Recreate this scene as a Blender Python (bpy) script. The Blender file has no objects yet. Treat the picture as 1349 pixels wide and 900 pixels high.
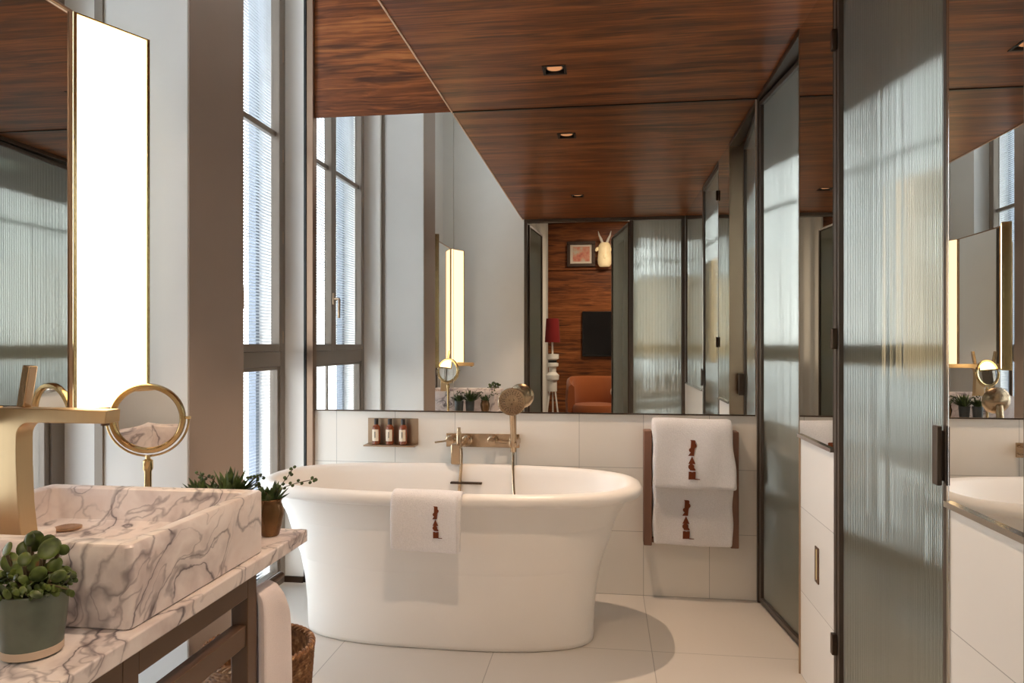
import bpy, math, random
from mathutils import Vector, Matrix
random.seed(7)
PI = math.pi
S = bpy.context.scene
COL = S.collection
ORG = {}          # world origin of every object's mesh frame

# ------------------------------------------------------------------ nodes
def new_mat(name):
    m = bpy.data.materials.new(name); m.use_nodes = True
    nt = m.node_tree; nt.nodes.clear()
    out = nt.nodes.new('ShaderNodeOutputMaterial')
    return m, nt, out
class G:
    """tiny node-graph helper"""
    def __init__(s, nt): s.nt = nt
    def n(s, t, **kw):
        nd = s.nt.nodes.new(t)
        for k, v in kw.items():
            setattr(nd, k, v)
        return nd
    def l(s, a, b): s.nt.links.new(a, b)
    def put(s, sock, v):
        if isinstance(v, bpy.types.NodeSocket): s.l(v, sock)
        else: sock.default_value = v
    def math(s, op, a, b=0.0, c=None, clamp=False):
        nd = s.n('ShaderNodeMath', operation=op, use_clamp=clamp)
        s.put(nd.inputs[0], a); s.put(nd.inputs[1], b)
        if c is not None: s.put(nd.inputs[2], c)
        return nd.outputs[0]
    def coord(s, kind='Object'): return s.n('ShaderNodeTexCoord').outputs[kind]
    def mapping(s, v, scale=(1,1,1), loc=(0,0,0), rot=(0,0,0)):
        nd = s.n('ShaderNodeMapping'); s.l(v, nd.inputs[0])
        nd.inputs['Scale'].default_value = scale; nd.inputs['Location'].default_value = loc
        nd.inputs['Rotation'].default_value = rot
        return nd.outputs[0]
    def noise(s, v, scale, detail=4, rough=.55, dist=0):
        nd = s.n('ShaderNodeTexNoise'); s.l(v, nd.inputs['Vector'])
        nd.inputs['Scale'].default_value = scale; nd.inputs['Detail'].default_value = detail
        nd.inputs['Roughness'].default_value = rough; nd.inputs['Distortion'].default_value = dist
        return nd.outputs['Fac']
    def ramp(s, f, stops):
        nd = s.n('ShaderNodeValToRGB'); s.l(f, nd.inputs[0])
        e = nd.color_ramp.elements
        while len(e) < len(stops): e.new(.5)
        for el, (p, c) in zip(e, stops):
            el.position = p; el.color = tuple(c) + (1,) if len(c) == 3 else c
        return nd.outputs[0]
    def mix(s, f, a, b, blend='MIX'):
        nd = s.n('ShaderNodeMix', data_type='RGBA', blend_type=blend)
        s.put(nd.inputs[0], f)
        for i, v in ((6, a), (7, b)):
            if isinstance(v, bpy.types.NodeSocket): s.l(v, nd.inputs[i])
            else: nd.inputs[i].default_value = tuple(v) + (1,)
        return nd.outputs[2]
    def bsdf(s, out, color, rough=.5, metal=0., spec=.5, **kw):
        nd = s.n('ShaderNodeBsdfPrincipled')
        if isinstance(color, bpy.types.NodeSocket): s.l(color, nd.inputs['Base Color'])
        else: nd.inputs['Base Color'].default_value = tuple(color) + (1,)
        s.put(nd.inputs['Roughness'], rough); nd.inputs['Metallic'].default_value = metal
        nd.inputs['Specular IOR Level'].default_value = spec
        for k, v in kw.items(): s.put(nd.inputs[k.replace('_', ' ')], v)
        if out: s.l(nd.outputs[0], out.inputs[0])
        return nd
    def bump(s, nd, h, strength=.3, dist=.002):
        b = s.n('ShaderNodeBump'); s.put(b.inputs['Height'], h)
        b.inputs['Strength'].default_value = strength; b.inputs['Distance'].default_value = dist
        s.l(b.outputs[0], nd.inputs['Normal'])

def srgb(r, g, b):
    f = lambda c: ((c/255+.055)/1.055)**2.4 if c > 10 else c/255/12.92
    return (f(r), f(g), f(b))

def plain(name, c, rough=.5, metal=0., spec=.5, var=.06, nscale=6., bump=0., bscale=200.):
    m, nt, out = new_mat(name); g = G(nt)
    co = g.coord()
    f = g.noise(co, nscale, 3)
    a = tuple(x*(1-var) for x in c); b = tuple(min(1, x*(1+var)) for x in c)
    nd = g.bsdf(out, g.ramp(f, [(.3, a), (.7, b)]), rough, metal, spec)
    if bump: g.bump(nd, g.noise(co, bscale, 3), bump, .002)
    return m

def mat_wood(name, tint=1., offs=(0,0,0)):
    m, nt, out = new_mat(name); g = G(nt)
    co = g.mapping(g.coord(), loc=offs)
    warp = g.noise(g.mapping(co, (1.1, 3., 3.)), 1.6, 3)
    vadd = g.n('ShaderNodeVectorMath', operation='MULTIPLY_ADD')
    comb = g.n('ShaderNodeCombineXYZ'); g.put(comb.inputs[1], warp); g.put(comb.inputs[2], warp)
    g.l(comb.outputs[0], vadd.inputs[0]); vadd.inputs[1].default_value = (0, .055, .055); g.l(co, vadd.inputs[2])
    v = vadd.outputs[0]
    fine = g.noise(g.mapping(v, (2.0, 95, 95)), 1.0, 5, .62)
    band = g.noise(g.mapping(v, (.9, 15, 15)), 1.0, 3, .55)
    streak = g.noise(g.mapping(v, (1.9, 24, 24), (3.3, 1.7, .4)), 1.0, 2, .5, .4)
    base = g.ramp(g.math('ADD', g.math('MULTIPLY', fine, .55), g.math('MULTIPLY', band, .45)),
                  [(.33, [x*tint for x in srgb(66, 35, 18)]), (.47, [x*tint for x in srgb(114, 63, 31)]),
                   (.56, [x*tint for x in srgb(146, 85, 44)]), (.70, [x*tint for x in srgb(174, 110, 62)])])
    dark = g.ramp(streak, [(.55, (0, 0, 0)), (.66, (1, 1, 1))])
    c = g.mix(g.math('MULTIPLY', dark, .66), base, [x*tint for x in srgb(48, 28, 20)])
    nd = g.bsdf(out, c, .34, 0, .32)
    g.bump(nd, fine, .08, .001)
    return m

def mat_marble(name):
    m, nt, out = new_mat(name); g = G(nt)
    co = g.coord('Object')
    n1 = g.n('ShaderNodeTexNoise'); g.l(co, n1.inputs['Vector']); n1.inputs['Scale'].default_value = 4.5
    n1.inputs['Detail'].default_value = 5
    va = g.n('ShaderNodeVectorMath', operation='MULTIPLY_ADD')
    g.l(n1.outputs['Color'], va.inputs[0]); va.inputs[1].default_value = (.20, .20, .20); g.l(co, va.inputs[2])
    v = g.mapping(va.outputs[0], rot=(math.radians(-40), math.radians(18), math.radians(20)))
    def veins(scale, width, off, st=(1., .42, 1.5)):
        nn = g.noise(g.mapping(v, st, off), scale, 2.2, .5)
        d = g.math('ABSOLUTE', g.math('SUBTRACT', nn, .5))
        return g.math('SUBTRACT', 1.0, g.math('DIVIDE', d, width), clamp=True)
    a = veins(5.2, .013, (0, 0, 0)); b = veins(9.5, .022, (3, 1, 2)); s = veins(5.2, .075, (0, 0, 0)); c3 = veins(3.4, .012, (7, 2, 5))
    mod = g.ramp(g.noise(co, 5.5, 3), [(.42, (.12, .12, .12)), (.58, (1, 1, 1))])
    base = g.ramp(g.noise(v, 7, 4), [(.3, srgb(200, 186, 184)), (.5, srgb(228, 219, 216)), (.72, srgb(216, 200, 194))])
    c = g.mix(g.math('MULTIPLY', g.math('MULTIPLY', s, mod), .36), base, srgb(152, 138, 142))
    c = g.mix(g.math('MULTIPLY', g.math('MULTIPLY', a, mod), .92), c, srgb(70, 62, 72))
    c = g.mix(g.math('MULTIPLY', c3, .65), c, srgb(84, 74, 82))
    c = g.mix(g.math('MULTIPLY', g.math('MULTIPLY', b, mod), .55), c, srgb(116, 104, 110))
    g.bsdf(out, c, .3, 0, .4)
    return m

def mat_tile(name, c, axes, pitch, origin, rough=.25, line=.0022, lc=None, var=.03):
    """axes: two of 0,1,2; grid joints at origin + k*pitch"""
    m, nt, out = new_mat(name); g = G(nt)
    sep = g.n('ShaderNodeSeparateXYZ'); g.l(g.coord(), sep.inputs[0])
    mk = None; cells = []
    for ax, p, o in zip(axes, pitch, origin):
        t = g.math('DIVIDE', g.math('SUBTRACT', sep.outputs[ax], o), p)
        fr = g.math('ABSOLUTE', g.math('SUBTRACT', g.math('FRACT', g.math('ADD', t, 100.5)), .5))
        cells.append(g.math('FLOOR', g.math('ADD', t, 100)))
        ln = g.math('LESS_THAN', fr, line*.5/p)
        mk = ln if mk is None else g.math('MAXIMUM', mk, ln)
    cv = g.n('ShaderNodeCombineXYZ'); g.put(cv.inputs[0], cells[0]); g.put(cv.inputs[1], cells[1])
    wn = g.n('ShaderNodeTexWhiteNoise'); g.l(cv.outputs[0], wn.inputs['Vector'])
    va = tuple(x*(1-var) for x in c); vb = tuple(min(1, x*(1+var)) for x in c)
    base = g.ramp(wn.outputs['Value'], [(0, va), (1, vb)])
    base = g.mix(g.math('MULTIPLY', g.noise(g.coord(), 2.5, 5), .10), base, tuple(x*.8 for x in c))
    cc = g.mix(mk, base, lc or tuple(x*.55 for x in c))
    nd = g.bsdf(out, cc, rough, 0, .4)
    return m

def mat_mirror(name, c=(.86, .87, .86)):
    m, nt, out = new_mat(name); g = G(nt)
    nd = g.n('ShaderNodeBsdfGlossy'); nd.inputs['Roughness'].default_value = 0.0
    nd.inputs['Color'].default_value = c + (1,)
    g.l(nd.outputs[0], out.inputs[0]); return m

def schlick(g, r0, top):
    lw = g.n('ShaderNodeLayerWeight'); lw.inputs[0].default_value = .5
    return g.math('MULTIPLY_ADD', g.math('POWER', lw.outputs['Facing'], 5.0), top-r0, r0)
def mat_pane(name):
    m, nt, out = new_mat(name); g = G(nt)
    t = g.n('ShaderNodeBsdfTransparent'); t.inputs[0].default_value = (.93, .96, .97, 1)
    gl = g.n('ShaderNodeBsdfGlossy'); gl.inputs['Roughness'].default_value = 0
    mx = g.n('ShaderNodeMixShader'); g.l(schlick(g, .04, .8), mx.inputs[0]); g.l(t.outputs[0], mx.inputs[1]); g.l(gl.outputs[0], mx.inputs[2])
    g.l(mx.outputs[0], out.inputs[0]); return m

def mat_fluted(name, body=(.34, .37, .31), pitch=.009, amp=.75, ior=2.0, see=.35):
    """ribbed glass: vertical flutes bend the reflection sideways; ribs run along local Z, repeat along local X"""
    m, nt, out = new_mat(name); g = G(nt)
    sep = g.n('ShaderNodeSeparateXYZ'); g.l(g.coord(), sep.inputs[0])
    big = g.noise(g.mapping(g.coord(), (40, 0.01, .5)), 1.0, 2)
    ph = g.math('MULTIPLY', sep.outputs[0], 2*PI/pitch)
    sl = g.math('MULTIPLY', g.math('COSINE', ph), amp)
    sl = g.math('ADD', sl, g.math('MULTIPLY', g.math('SUBTRACT', big, .5), .35))
    tv = g.n('ShaderNodeVectorTransform', vector_type='VECTOR', convert_from='OBJECT', convert_to='WORLD')
    tv.inputs[0].default_value = (1, 0, 0)
    geo = g.n('ShaderNodeNewGeometry')
    sc = g.n('ShaderNodeVectorMath', operation='SCALE'); g.l(tv.outputs[0], sc.inputs[0]); g.l(sl, sc.inputs['Scale'])
    ad = g.n('ShaderNodeVectorMath', operation='ADD'); g.l(geo.outputs['Normal'], ad.inputs[0]); g.l(sc.outputs[0], ad.inputs[1])
    nm = g.n('ShaderNodeVectorMath', operation='NORMALIZE'); g.l(ad.outputs[0], nm.inputs[0])
    gl = g.n('ShaderNodeBsdfGlossy'); gl.inputs['Roughness'].default_value = .06; g.l(nm.outputs[0], gl.inputs['Normal'])
    gl.inputs['Color'].default_value = (.94, .96, .89, 1)
    tr = g.n('ShaderNodeBsdfTranslucent'); tr.inputs[0].default_value = body + (1,)
    di = g.n('ShaderNodeBsdfDiffuse'); di.inputs[0].default_value = tuple(x*.55 for x in body) + (1,)
    rf = g.n('ShaderNodeBsdfRefraction'); rf.inputs['IOR'].default_value = 1.12; rf.inputs['Roughness'].default_value = .35
    rf.inputs[0].default_value = (.8, .86, .8, 1); g.l(nm.outputs[0], rf.inputs['Normal'])
    m1 = g.n('ShaderNodeMixShader'); m1.inputs[0].default_value = .35; g.l(tr.outputs[0], m1.inputs[1]); g.l(di.outputs[0], m1.inputs[2])
    m2 = g.n('ShaderNodeMixShader'); m2.inputs[0].default_value = see; g.l(m1.outputs[0], m2.inputs[1]); g.l(rf.outputs[0], m2.inputs[2])
    mx = g.n('ShaderNodeMixShader'); g.l(schlick(g, .42, .92), mx.inputs[0]); g.l(m2.outputs[0], mx.inputs[1]); g.l(gl.outputs[0], mx.inputs[2])
    g.l(mx.outputs[0], out.inputs[0]); return m

def mat_emit(name, c, strength, rib=None):
    m, nt, out = new_mat(name); g = G(nt)
    e = g.n('ShaderNodeEmission'); e.inputs['Strength'].default_value = strength
    e.inputs['Color'].default_value = tuple(c) + (1,)
    if rib:
        sep = g.n('ShaderNodeSeparateXYZ'); g.l(g.coord(), sep.inputs[0])
        s = g.math('SINE', g.math('MULTIPLY', sep.outputs[0], 2*PI/rib))
        st = g.math('MULTIPLY_ADD', s, .16*strength, strength)
        g.l(st, e.inputs['Strength'])
    g.l(e.outputs[0], out.inputs[0]); return m

def mat_fabric(name, c, rough=.95, bump=.5, scale=350, sheen=.4):
    m, nt, out = new_mat(name); g = G(nt)
    co = g.coord(); f = g.noise(co, scale, 3, .7)
    cc = g.ramp(f, [(.3, tuple(x*.86 for x in c)), (.7, c)])
    nd = g.bsdf(out, cc, rough, 0, .2)
    nd.inputs['Sheen Weight'].default_value = sheen
    g.bump(nd, f, bump, .004); return m

def mat_brushed(name, c, rough=.3, axis=2):
    m, nt, out = new_mat(name); g = G(nt)
    sc = [160, 160, 160]; sc[axis] = 3
    f = g.noise(g.mapping(g.coord(), tuple(sc)), 1, 3)
    r = g.math('MULTIPLY_ADD', f, .08, rough-.04)
    g.bsdf(out, g.ramp(f, [(.3, tuple(x*.97 for x in c)), (.7, c)]), r, 1.0)
    return m

def mat_wicker(name):
    m, nt, out = new_mat(name); g = G(nt)
    f = g.noise(g.coord(), 60, 3)
    nd = g.bsdf(out, g.ramp(f, [(.3, srgb(92, 60, 40)), (.55, srgb(142, 100, 66)), (.75, srgb(196, 158, 116))]), .55, 0, .3)
    return m

def mat_leaf(name, c1, c2, edge=None):
    m, nt, out = new_mat(name); g = G(nt)
    f = g.noise(g.coord(), 38, 2)
    g.bsdf(out, g.ramp(f, [(.35, c1), (.65, c2)] + ([(.8, edge)] if edge else [])), .42, 0, .4, Subsurface_Weight=.0)
    return m

M = {}
M['wood'] = mat_wood('rosewood_veneer', .94)
M['wood_panel'] = mat_wood('rosewood_panel', 1.12, (1.3, .4, .7))
M['wood_bed'] = mat_wood('bedroom_veneer', .95, (.3, 2.4, 1.7))
M['marble'] = mat_marble('veined_marble')
M['tile_back'] = mat_tile('back_wall_tile', srgb(238, 233, 225), (0, 2), (.307, .305), (.183, .0015), .22, .0024)
M['tile_right'] = mat_tile('right_wall_tile', srgb(224, 221, 216), (1, 2), (1.23, .305), (1.56, .0015), .25, .0022)
M['floor'] = mat_tile('floor_tile', srgb(208, 202, 195), (0, 1), (.6145, .6145), (-.4325, 2.786), .38, .0032)
M['bed_floor'] = plain('bedroom_carpet', srgb(120, 100, 85), .95, bump=.3)
M['plaster'] = plain('pale_plaster', srgb(214, 212, 208), .7, var=.015)
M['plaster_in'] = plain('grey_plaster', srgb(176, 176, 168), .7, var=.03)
M['reveal'] = plain('reveal_paint', srgb(236, 232, 226), .5, var=.015)
M['winframe'] = plain('taupe_window_metal', srgb(128, 116, 104), .4, .25, var=.03)
M['pier_side'] = plain('taupe_pier_side', srgb(152, 136, 125), .55, .0, .3, var=.02)
M['bronze'] = mat_brushed('dark_bronze', srgb(84, 70, 60), .34)
M['bronze_dark'] = plain('dark_bronze_paint', srgb(84, 74, 66), .38, .5, var=.05)
M['trimcu'] = mat_brushed('copper_bronze_trim', srgb(152, 126, 106), .34)
M['vanity_metal'] = plain('vanity_bronze', srgb(100, 76, 58), .38, .3, var=.05)
M['chrome'] = mat_brushed('chrome_ledge', srgb(200, 196, 190), .14, 1)
M['brass'] = mat_brushed('brushed_brass', srgb(204, 176, 136), .36)
M['gold'] = mat_brushed('polished_gold', srgb(206, 180, 132), .2)
M['champagne'] = mat_brushed('champagne_brass', srgb(190, 166, 138), .26)
M['shelfmetal'] = mat_brushed('champagne_plate', srgb(176, 152, 128), .3, 0)
M['mirror'] = mat_mirror('mirror_glass')
M['mirror_s'] = mat_mirror('cosmetic_mirror_glass', (.9, .87, .82))
M['pane'] = mat_pane('window_glass')
M['fluted'] = mat_fluted('fluted_glass')
M['tub'] = plain('white_bath_enamel', srgb(243, 239, 234), .3, 0, .4, var=.006)
M['towel'] = mat_fabric('white_terry', srgb(250, 247, 248), bump=.9, scale=240)
M['towel_pink'] = mat_fabric('blush_white_terry', srgb(236, 224, 224), scale=500)
M['logo'] = mat_fabric('brown_embroidery', srgb(118, 58, 28), .8, .3, 600, .1)
M['leather'] = plain('brown_rack_leather', srgb(124, 88, 70), .5, var=.08)
M['light'] = mat_emit('backlit_fluted_glass', (1.0, .72, .40), 6.0, .0065)
M['light_dim'] = mat_emit('dimmed_fluted_glass', (1.0, .66, .36), 2.4, .0065)
M['lens'] = mat_emit('downlight_lens', (1.0, .44, .19), .62)
M['night'] = mat_emit('night_light_glow', (1.0, .68, .32), .5)
M['black'] = plain('black_metal', (.012, .011, .010), .4, 0, .4)
M['slat'] = plain('blind_slat_white', srgb(206, 211, 217), .5, .0)
M['facade'] = plain('facade_render', srgb(128, 136, 148), .8, var=.02)
M['wicker'] = mat_wicker('woven_wicker')
M['jade'] = mat_leaf('jade_leaf', srgb(36, 48, 20), srgb(92, 108, 46), srgb(118, 66, 38))
M['leaf'] = mat_leaf('dark_leaf', srgb(38, 54, 28), srgb(84, 102, 56))
M['stemm'] = plain('plant_stem', srgb(74, 62, 38), .7)
M['soil'] = plain('potting_soil', srgb(40, 30, 24), .95, bump=.6, bscale=90)
M['potgreen'] = plain('grey_green_glaze', srgb(92, 100, 88), .38, var=.12, nscale=25, bump=.05)
M['potbase'] = plain('bare_clay', srgb(196, 176, 156), .8)
M['potbrown'] = plain('copper_glaze', srgb(112, 82, 52), .26, .7, var=.2, nscale=18)
M['potdark'] = plain('dark_grey_glaze', srgb(66, 70, 70), .4, var=.1)
M['amber'] = plain('amber_bottle', srgb(122, 60, 30), .12, 0, .6, var=.1)
M['label'] = plain('cream_label', srgb(226, 212, 190), .7, var=.02)
M['ink'] = plain('label_ink', srgb(70, 60, 50), .7)
M['cap'] = plain('black_cap', srgb(34, 26, 22), .35)
M['tvblack'] = plain('television_screen', (.008, .008, .009), .18, 0, .5, var=0)
M['orange'] = mat_fabric('rust_velvet', srgb(146, 78, 36), .85, .2, 250, .25)
M['red'] = mat_fabric('red_lampshade', srgb(120, 26, 24), .8, .1, 300, .1)
M['whitegloss'] = plain('white_ceramic', srgb(236, 230, 220), .3)
M['curtain'] = mat_fabric('white_curtain', srgb(232, 226, 216), .9, .2, 150, .2)
M['frame_dark'] = plain('picture_frame_bronze', srgb(74, 56, 46), .4, .3)
M['mat'] = plain('picture_mat', srgb(228, 214, 198), .8)
M['alab'] = None
M['drainm'] = mat_brushed('drain_brass', srgb(200, 165, 130), .25)

# ------------------------------------------------------------------ mesh builder
class MB:
    def __init__(s): s.v = []; s.f = []
    def add(s, vs, fs):
        o = len(s.v); s.v += [Vector(p) for p in vs]; s.f += [tuple(i+o for i in f) for f in fs]; return s
    def box(s, x0, x1, y0, y1, z0, z1):
        vs = [(x, y, z) for z in (z0, z1) for y in (y0, y1) for x in (x0, x1)]
        return s.add(vs, [(0,2,3,1), (4,5,7,6), (0,1,5,4), (2,6,7,3), (0,4,6,2), (1,3,7,5)])
    def obox(s, c, ax, ay, az):
        """oriented box: centre c, half vectors"""
        c, ax, ay, az = map(Vector, (c, ax, ay, az))
        vs = [c + i*ax + j*ay + k*az for k in (-1, 1) for j in (-1, 1) for i in (-1, 1)]
        return s.add(vs, [(0,2,3,1), (4,5,7,6), (0,1,5,4), (2,6,7,3), (0,4,6,2), (1,3,7,5)])
    def tube(s, pts, r, n=10, cap=True):
        pts = [Vector(p) for p in pts]; m = len(pts)
        rs = r if isinstance(r, (list, tuple)) else [r]*m
        up = None; rings = []
        for i, p in enumerate(pts):
            t = (pts[min(i+1, m-1)] - pts[max(i-1, 0)]).normalized()
            if up is None:
                up = Vector((0, 0, 1)) if abs(t.z) < .9 else Vector((1, 0, 0))
            a = t.cross(up)
            if a.length < 1e-6: a = t.cross(Vector((0, 1, 0)))
            a.normalize(); b = a.cross(t).normalized(); up = b
            rings.append([p + (a*math.cos(2*PI*k/n) + b*math.sin(2*PI*k/n))*rs[i] for k in range(n)])
        s.loft(rings, cap, cap); return s
    def loft(s, rings, cap0=True, cap1=True, closed=True):
        n = len(rings[0]); o = len(s.v)
        for rg in rings: s.v += [Vector(p) for p in rg]
        for i in range(len(rings)-1):
            for k in range(n if closed else n-1):
                a = o+i*n+k; b = o+i*n+(k+1) % n
                s.f.append((a, b, b+n, a+n))
        if cap0: s.f.append(tuple(o+k for k in reversed(range(n))))
        if cap1: s.f.append(tuple(o+(len(rings)-1)*n+k for k in range(n)))
        return s
    def lathe(s, prof, c, n=32, axis=None, cap0=True, cap1=True):
        """prof (r,z) bottom to top round c; axis = (u, v, w) vectors, w along the axis"""
        c = Vector(c)
        u, v, w = axis or (Vector((1,0,0)), Vector((0,1,0)), Vector((0,0,1)))
        rings = [[c + u*(r*math.cos(2*PI*k/n)) + v*(r*math.sin(2*PI*k/n)) + w*z for k in range(n)] for r, z in prof]
        return s.loft(rings, cap0, cap1)
    def prism(s, poly, o, ax, ay, az):
        """polygon (a,b) in plane ax,ay at o, thickness vector az"""
        o, ax, ay, az = map(Vector, (o, ax, ay, az)); n = len(poly)
        A = [o + ax*p[0] + ay*p[1] for p in poly]; B = [p + az for p in A]
        fs = [tuple(reversed(range(n))), tuple(range(n, 2*n))] + [(i, (i+1) % n, (i+1) % n+n, i+n) for i in range(n)]
        return s.add(A+B, fs)
    def ellipsoid(s, c, ax, ay, az, n=8, m=5):
        c, ax, ay, az = map(Vector, (c, ax, ay, az))
        rings = []
        for i in range(m+1):
            t = PI*(i+.04)/(m+.08)
            rings.append([c + (ax*math.cos(2*PI*k/n) + ay*math.sin(2*PI*k/n))*math.sin(t) - az*math.cos(t) for k in range(n)])
        return s.loft(rings)
    def build(s, name, mat, parent=None, bevel=0., smooth=True, angle=35., seg=2, sub=0, origin=None):
        o0 = Vector(origin) if origin is not None else (ORG[parent] if parent else Vector((0, 0, 0)))
        me = bpy.data.meshes.new(name)
        me.from_pydata([tuple(p-o0) for p in s.v], [], s.f)
        import bmesh
        bm = bmesh.new(); bm.from_mesh(me); bmesh.ops.recalc_face_normals(bm, faces=bm.faces); bm.to_mesh(me); bm.free()
        me.materials.append(mat)
        if smooth:
            for p in me.polygons: p.use_smooth = True
            me.set_sharp_from_angle(angle=math.radians(angle))
        ob = bpy.data.objects.new(name, me); COL.objects.link(ob)
        if parent: ob.parent = parent
        else: ob.location = o0
        ORG[ob] = o0
        if bevel:
            b = ob.modifiers.new('bevel', 'BEVEL'); b.width = bevel; b.segments = seg; b.limit_method = 'ANGLE'; b.angle_limit = .6
            b.harden_normals = False
        if sub:
            b = ob.modifiers.new('sub', 'SUBSURF'); b.levels = sub; b.render_levels = sub
        return ob

def empty(name, loc, label=None, cat=None, group=None, kind=None, rz=0):
    o = bpy.data.objects.new(name, None); COL.objects.link(o); o.location = loc; o.rotation_euler = (0, 0, rz)
    o.empty_display_size = .05
    ORG[o] = Vector(loc) if rz == 0 else Vector((0, 0, 0))
    tag(o, label, cat, group, kind); return o
def tag(o, label=None, cat=None, group=None, kind=None):
    if label: o['label'] = label
    if cat: o['category'] = cat
    if group: o['group'] = group
    if kind: o['kind'] = kind
    return o
def struct(o, label, cat): return tag(o, label, cat, None, 'structure')
def dup(root, loc, label, rz=None):
    r = root.copy(); COL.objects.link(r); r.location = loc; r['label'] = label
    if rz is not None: r.rotation_euler = (0, 0, rz)
    for ch in root.children:
        c = ch.copy(); COL.objects.link(c); c.parent = r
        for g in ch.children:
            d = g.copy(); COL.objects.link(d); d.parent = c
    return r
def box(x0, x1, y0, y1, z0, z1): return MB().box(x0, x1, y0, y1, z0, z1)

# ------------------------------------------------------------------ camera
H = 1.20
cam = bpy.data.cameras.new('camera'); co = bpy.data.objects.new('camera', cam); COL.objects.link(co)
F = 920.
cam.sensor_width = 36; cam.lens = 36*F/1349; cam.shift_y = 5/1349; cam.clip_start = .02
co.location = (0, 0, H); co.rotation_euler = (PI/2, 0, math.atan(122.5/F))
S.camera = co

# ------------------------------------------------------------------ room constants
D = 3.40; XR = .709; XL = -1.50; ZC = 2.357; XV = -.748; ZV = 3.70; ZM = .874; YP = .41
# floor and ceilings
struct(box(-1.72, 2.3, .35, D+.08, -.1, 0).build('floor', M['floor'], smooth=False), 'pale square tiled bathroom floor', 'floor')
struct(box(-2.0, 2.6, -3.5, .35, -.1, 0).build('floor_bedroom', M['bed_floor'], smooth=False), 'bedroom floor seen through the doorway in the mirror', 'floor')
DL = [(-.21, 2.93), (-.21, 1.36)]; hw = .046
cb = MB(); ys = [YP-.06, 1.36-hw, 1.36+hw, 2.93-hw, 2.93+hw, D]
for k in range(5):
    if k in (1, 3): cb.box(XV, -.21-hw, ys[k], ys[k+1], ZC, ZC+.12).box(-.21+hw, 2.3, ys[k], ys[k+1], ZC, ZC+.12)
    else: cb.box(XV, 2.3, ys[k], ys[k+1], ZC, ZC+.12)
struct(cb.build('ceiling', M['wood'], smooth=False), 'low dark rosewood ceiling over the room', 'ceiling')
struct(box(XV, XR, D-.012, D-.006, ZC-.0045, ZC).build('trim_13', M['black'], smooth=False), 'thin black seam strip between mirror and wooden ceiling', 'trim')  # black seam strip along the top of the mirror
M['edge'] = plain('pale_wood_edge', srgb(226, 190, 160), .5)
struct(box(XV-.006, XV, YP, D, ZC-.004, ZC+.05).build('trim_1', M['edge'], smooth=False), 'slim metal edge of the wooden ceiling', 'trim')
struct(box(-1.75, XV+.1, .30, D+.1, ZV, ZV+.1).build('ceiling_upper', M['plaster'], smooth=False), 'high white ceiling above the tall windows', 'ceiling')
struct(box(XV, XV+.1, YP-.06, D, ZC+.12, ZV).build('wall_bulkhead', M['plaster'], smooth=False), 'white bulkhead above the wooden ceiling edge', 'wall')
# back wall: tile below, wood above on the left
struct(box(-1.75, 2.3, D, D+.1, 0, ZC).build('wall_back', M['tile_back'], smooth=False), 'cream tiled back wall behind the bathtub', 'wall')
struct(box(-1.75, XV+.1, D-.006, D+.1, ZC, ZV).build('wall_back_upper', M['wood_panel'], smooth=False), 'rosewood panel above the mirror', 'wall')
# big mirror on back wall in two panes
XS = -.744
def wall_mirror(b, label):
    return tag(b, label, 'mirror', 'wall mirrors')
wall_mirror(box(XL+.035, XS-.001, D-.006, D, ZM, ZC).build('wall_mirror', M['mirror'], smooth=False), 'narrow wall mirror pane above bath shelf, reflecting the window')
wall_mirror(box(XS+.001, XR-.012, D-.006, D, ZM, ZC).build('wall_mirror', M['mirror'], smooth=False), 'widest wall mirror pane above the bath taps, reflecting the doorway')
struct(box(XL+.035, XR-.012, D-.012, D, ZM-.006, ZM).build('trim_2', M['bronze'], smooth=False), 'slim metal strip under the mirror', 'trim')
struct(box(XL, XL+.035, D-.03, D, .0, ZV).build('trim_3', M['trimcu'], bevel=.002), 'copper bronze strip beside the mirror', 'trim')
struct(box(XL-.012, XL, D-.035, D, .0, ZV).build('trim_4', M['black'], smooth=False), 'thin black strip beside the mirror', 'trim')  # narrow black strip next to the corner trim

# ------------------------------------------------------------------ left wall with two tall windows and a pier
def lwall(y0, y1, n):
    struct(box(-1.68, XL, y0, y1, 0, ZV).build(n, M['plaster'], smooth=False), 'pale wall strip between tall windows', 'wall')
W = [(2.25, 3.365), (.80, 1.905)]
struct(box(-1.75, XL-.012, 3.365, D, 0, ZV).build('wall_left_far', M['reveal'], smooth=False), 'pale reveal beside the tall window near the bath', 'wall')
struct(box(-1.75, XL, 1.905, 2.25, 0, ZV).build('wall_left_middle', M['reveal'], smooth=False), 'pale wall between the two tall windows', 'wall')
struct(box(-1.75, XL, .30, .80, 0, ZV).build('wall_left_near', M['plaster'], smooth=False), 'pale wall beside the doorway', 'wall')
struct(box(XL, -1.21, 1.90, 2.212, 0, ZV).build('column', M['plaster'], bevel=.002, smooth=False), 'tall pale pier projecting between the windows', 'column')
struct(box(-1.21, -1.206, 1.901, 2.211, 0, ZV).build('trim_12', M['pier_side'], smooth=False), 'taupe side face of the pale pier', 'trim')  # thin taupe sheet over the room-facing side of the pier
for i, yy in enumerate((1.893, 2.212)):
    struct(box(XL-.004, XL+.022, yy, yy+.007, 0, ZV).build('trim_%d' % (5+i), M['winframe'], smooth=False), 'slim bronze strip at the pier corner', 'trim')
struct(box(-1.62, XL-.012, D-.045, 3.365, 0, .03).build('baseboard_left', M['bronze'], smooth=False), 'low bronze skirting at the window reveal', 'baseboard')

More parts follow.
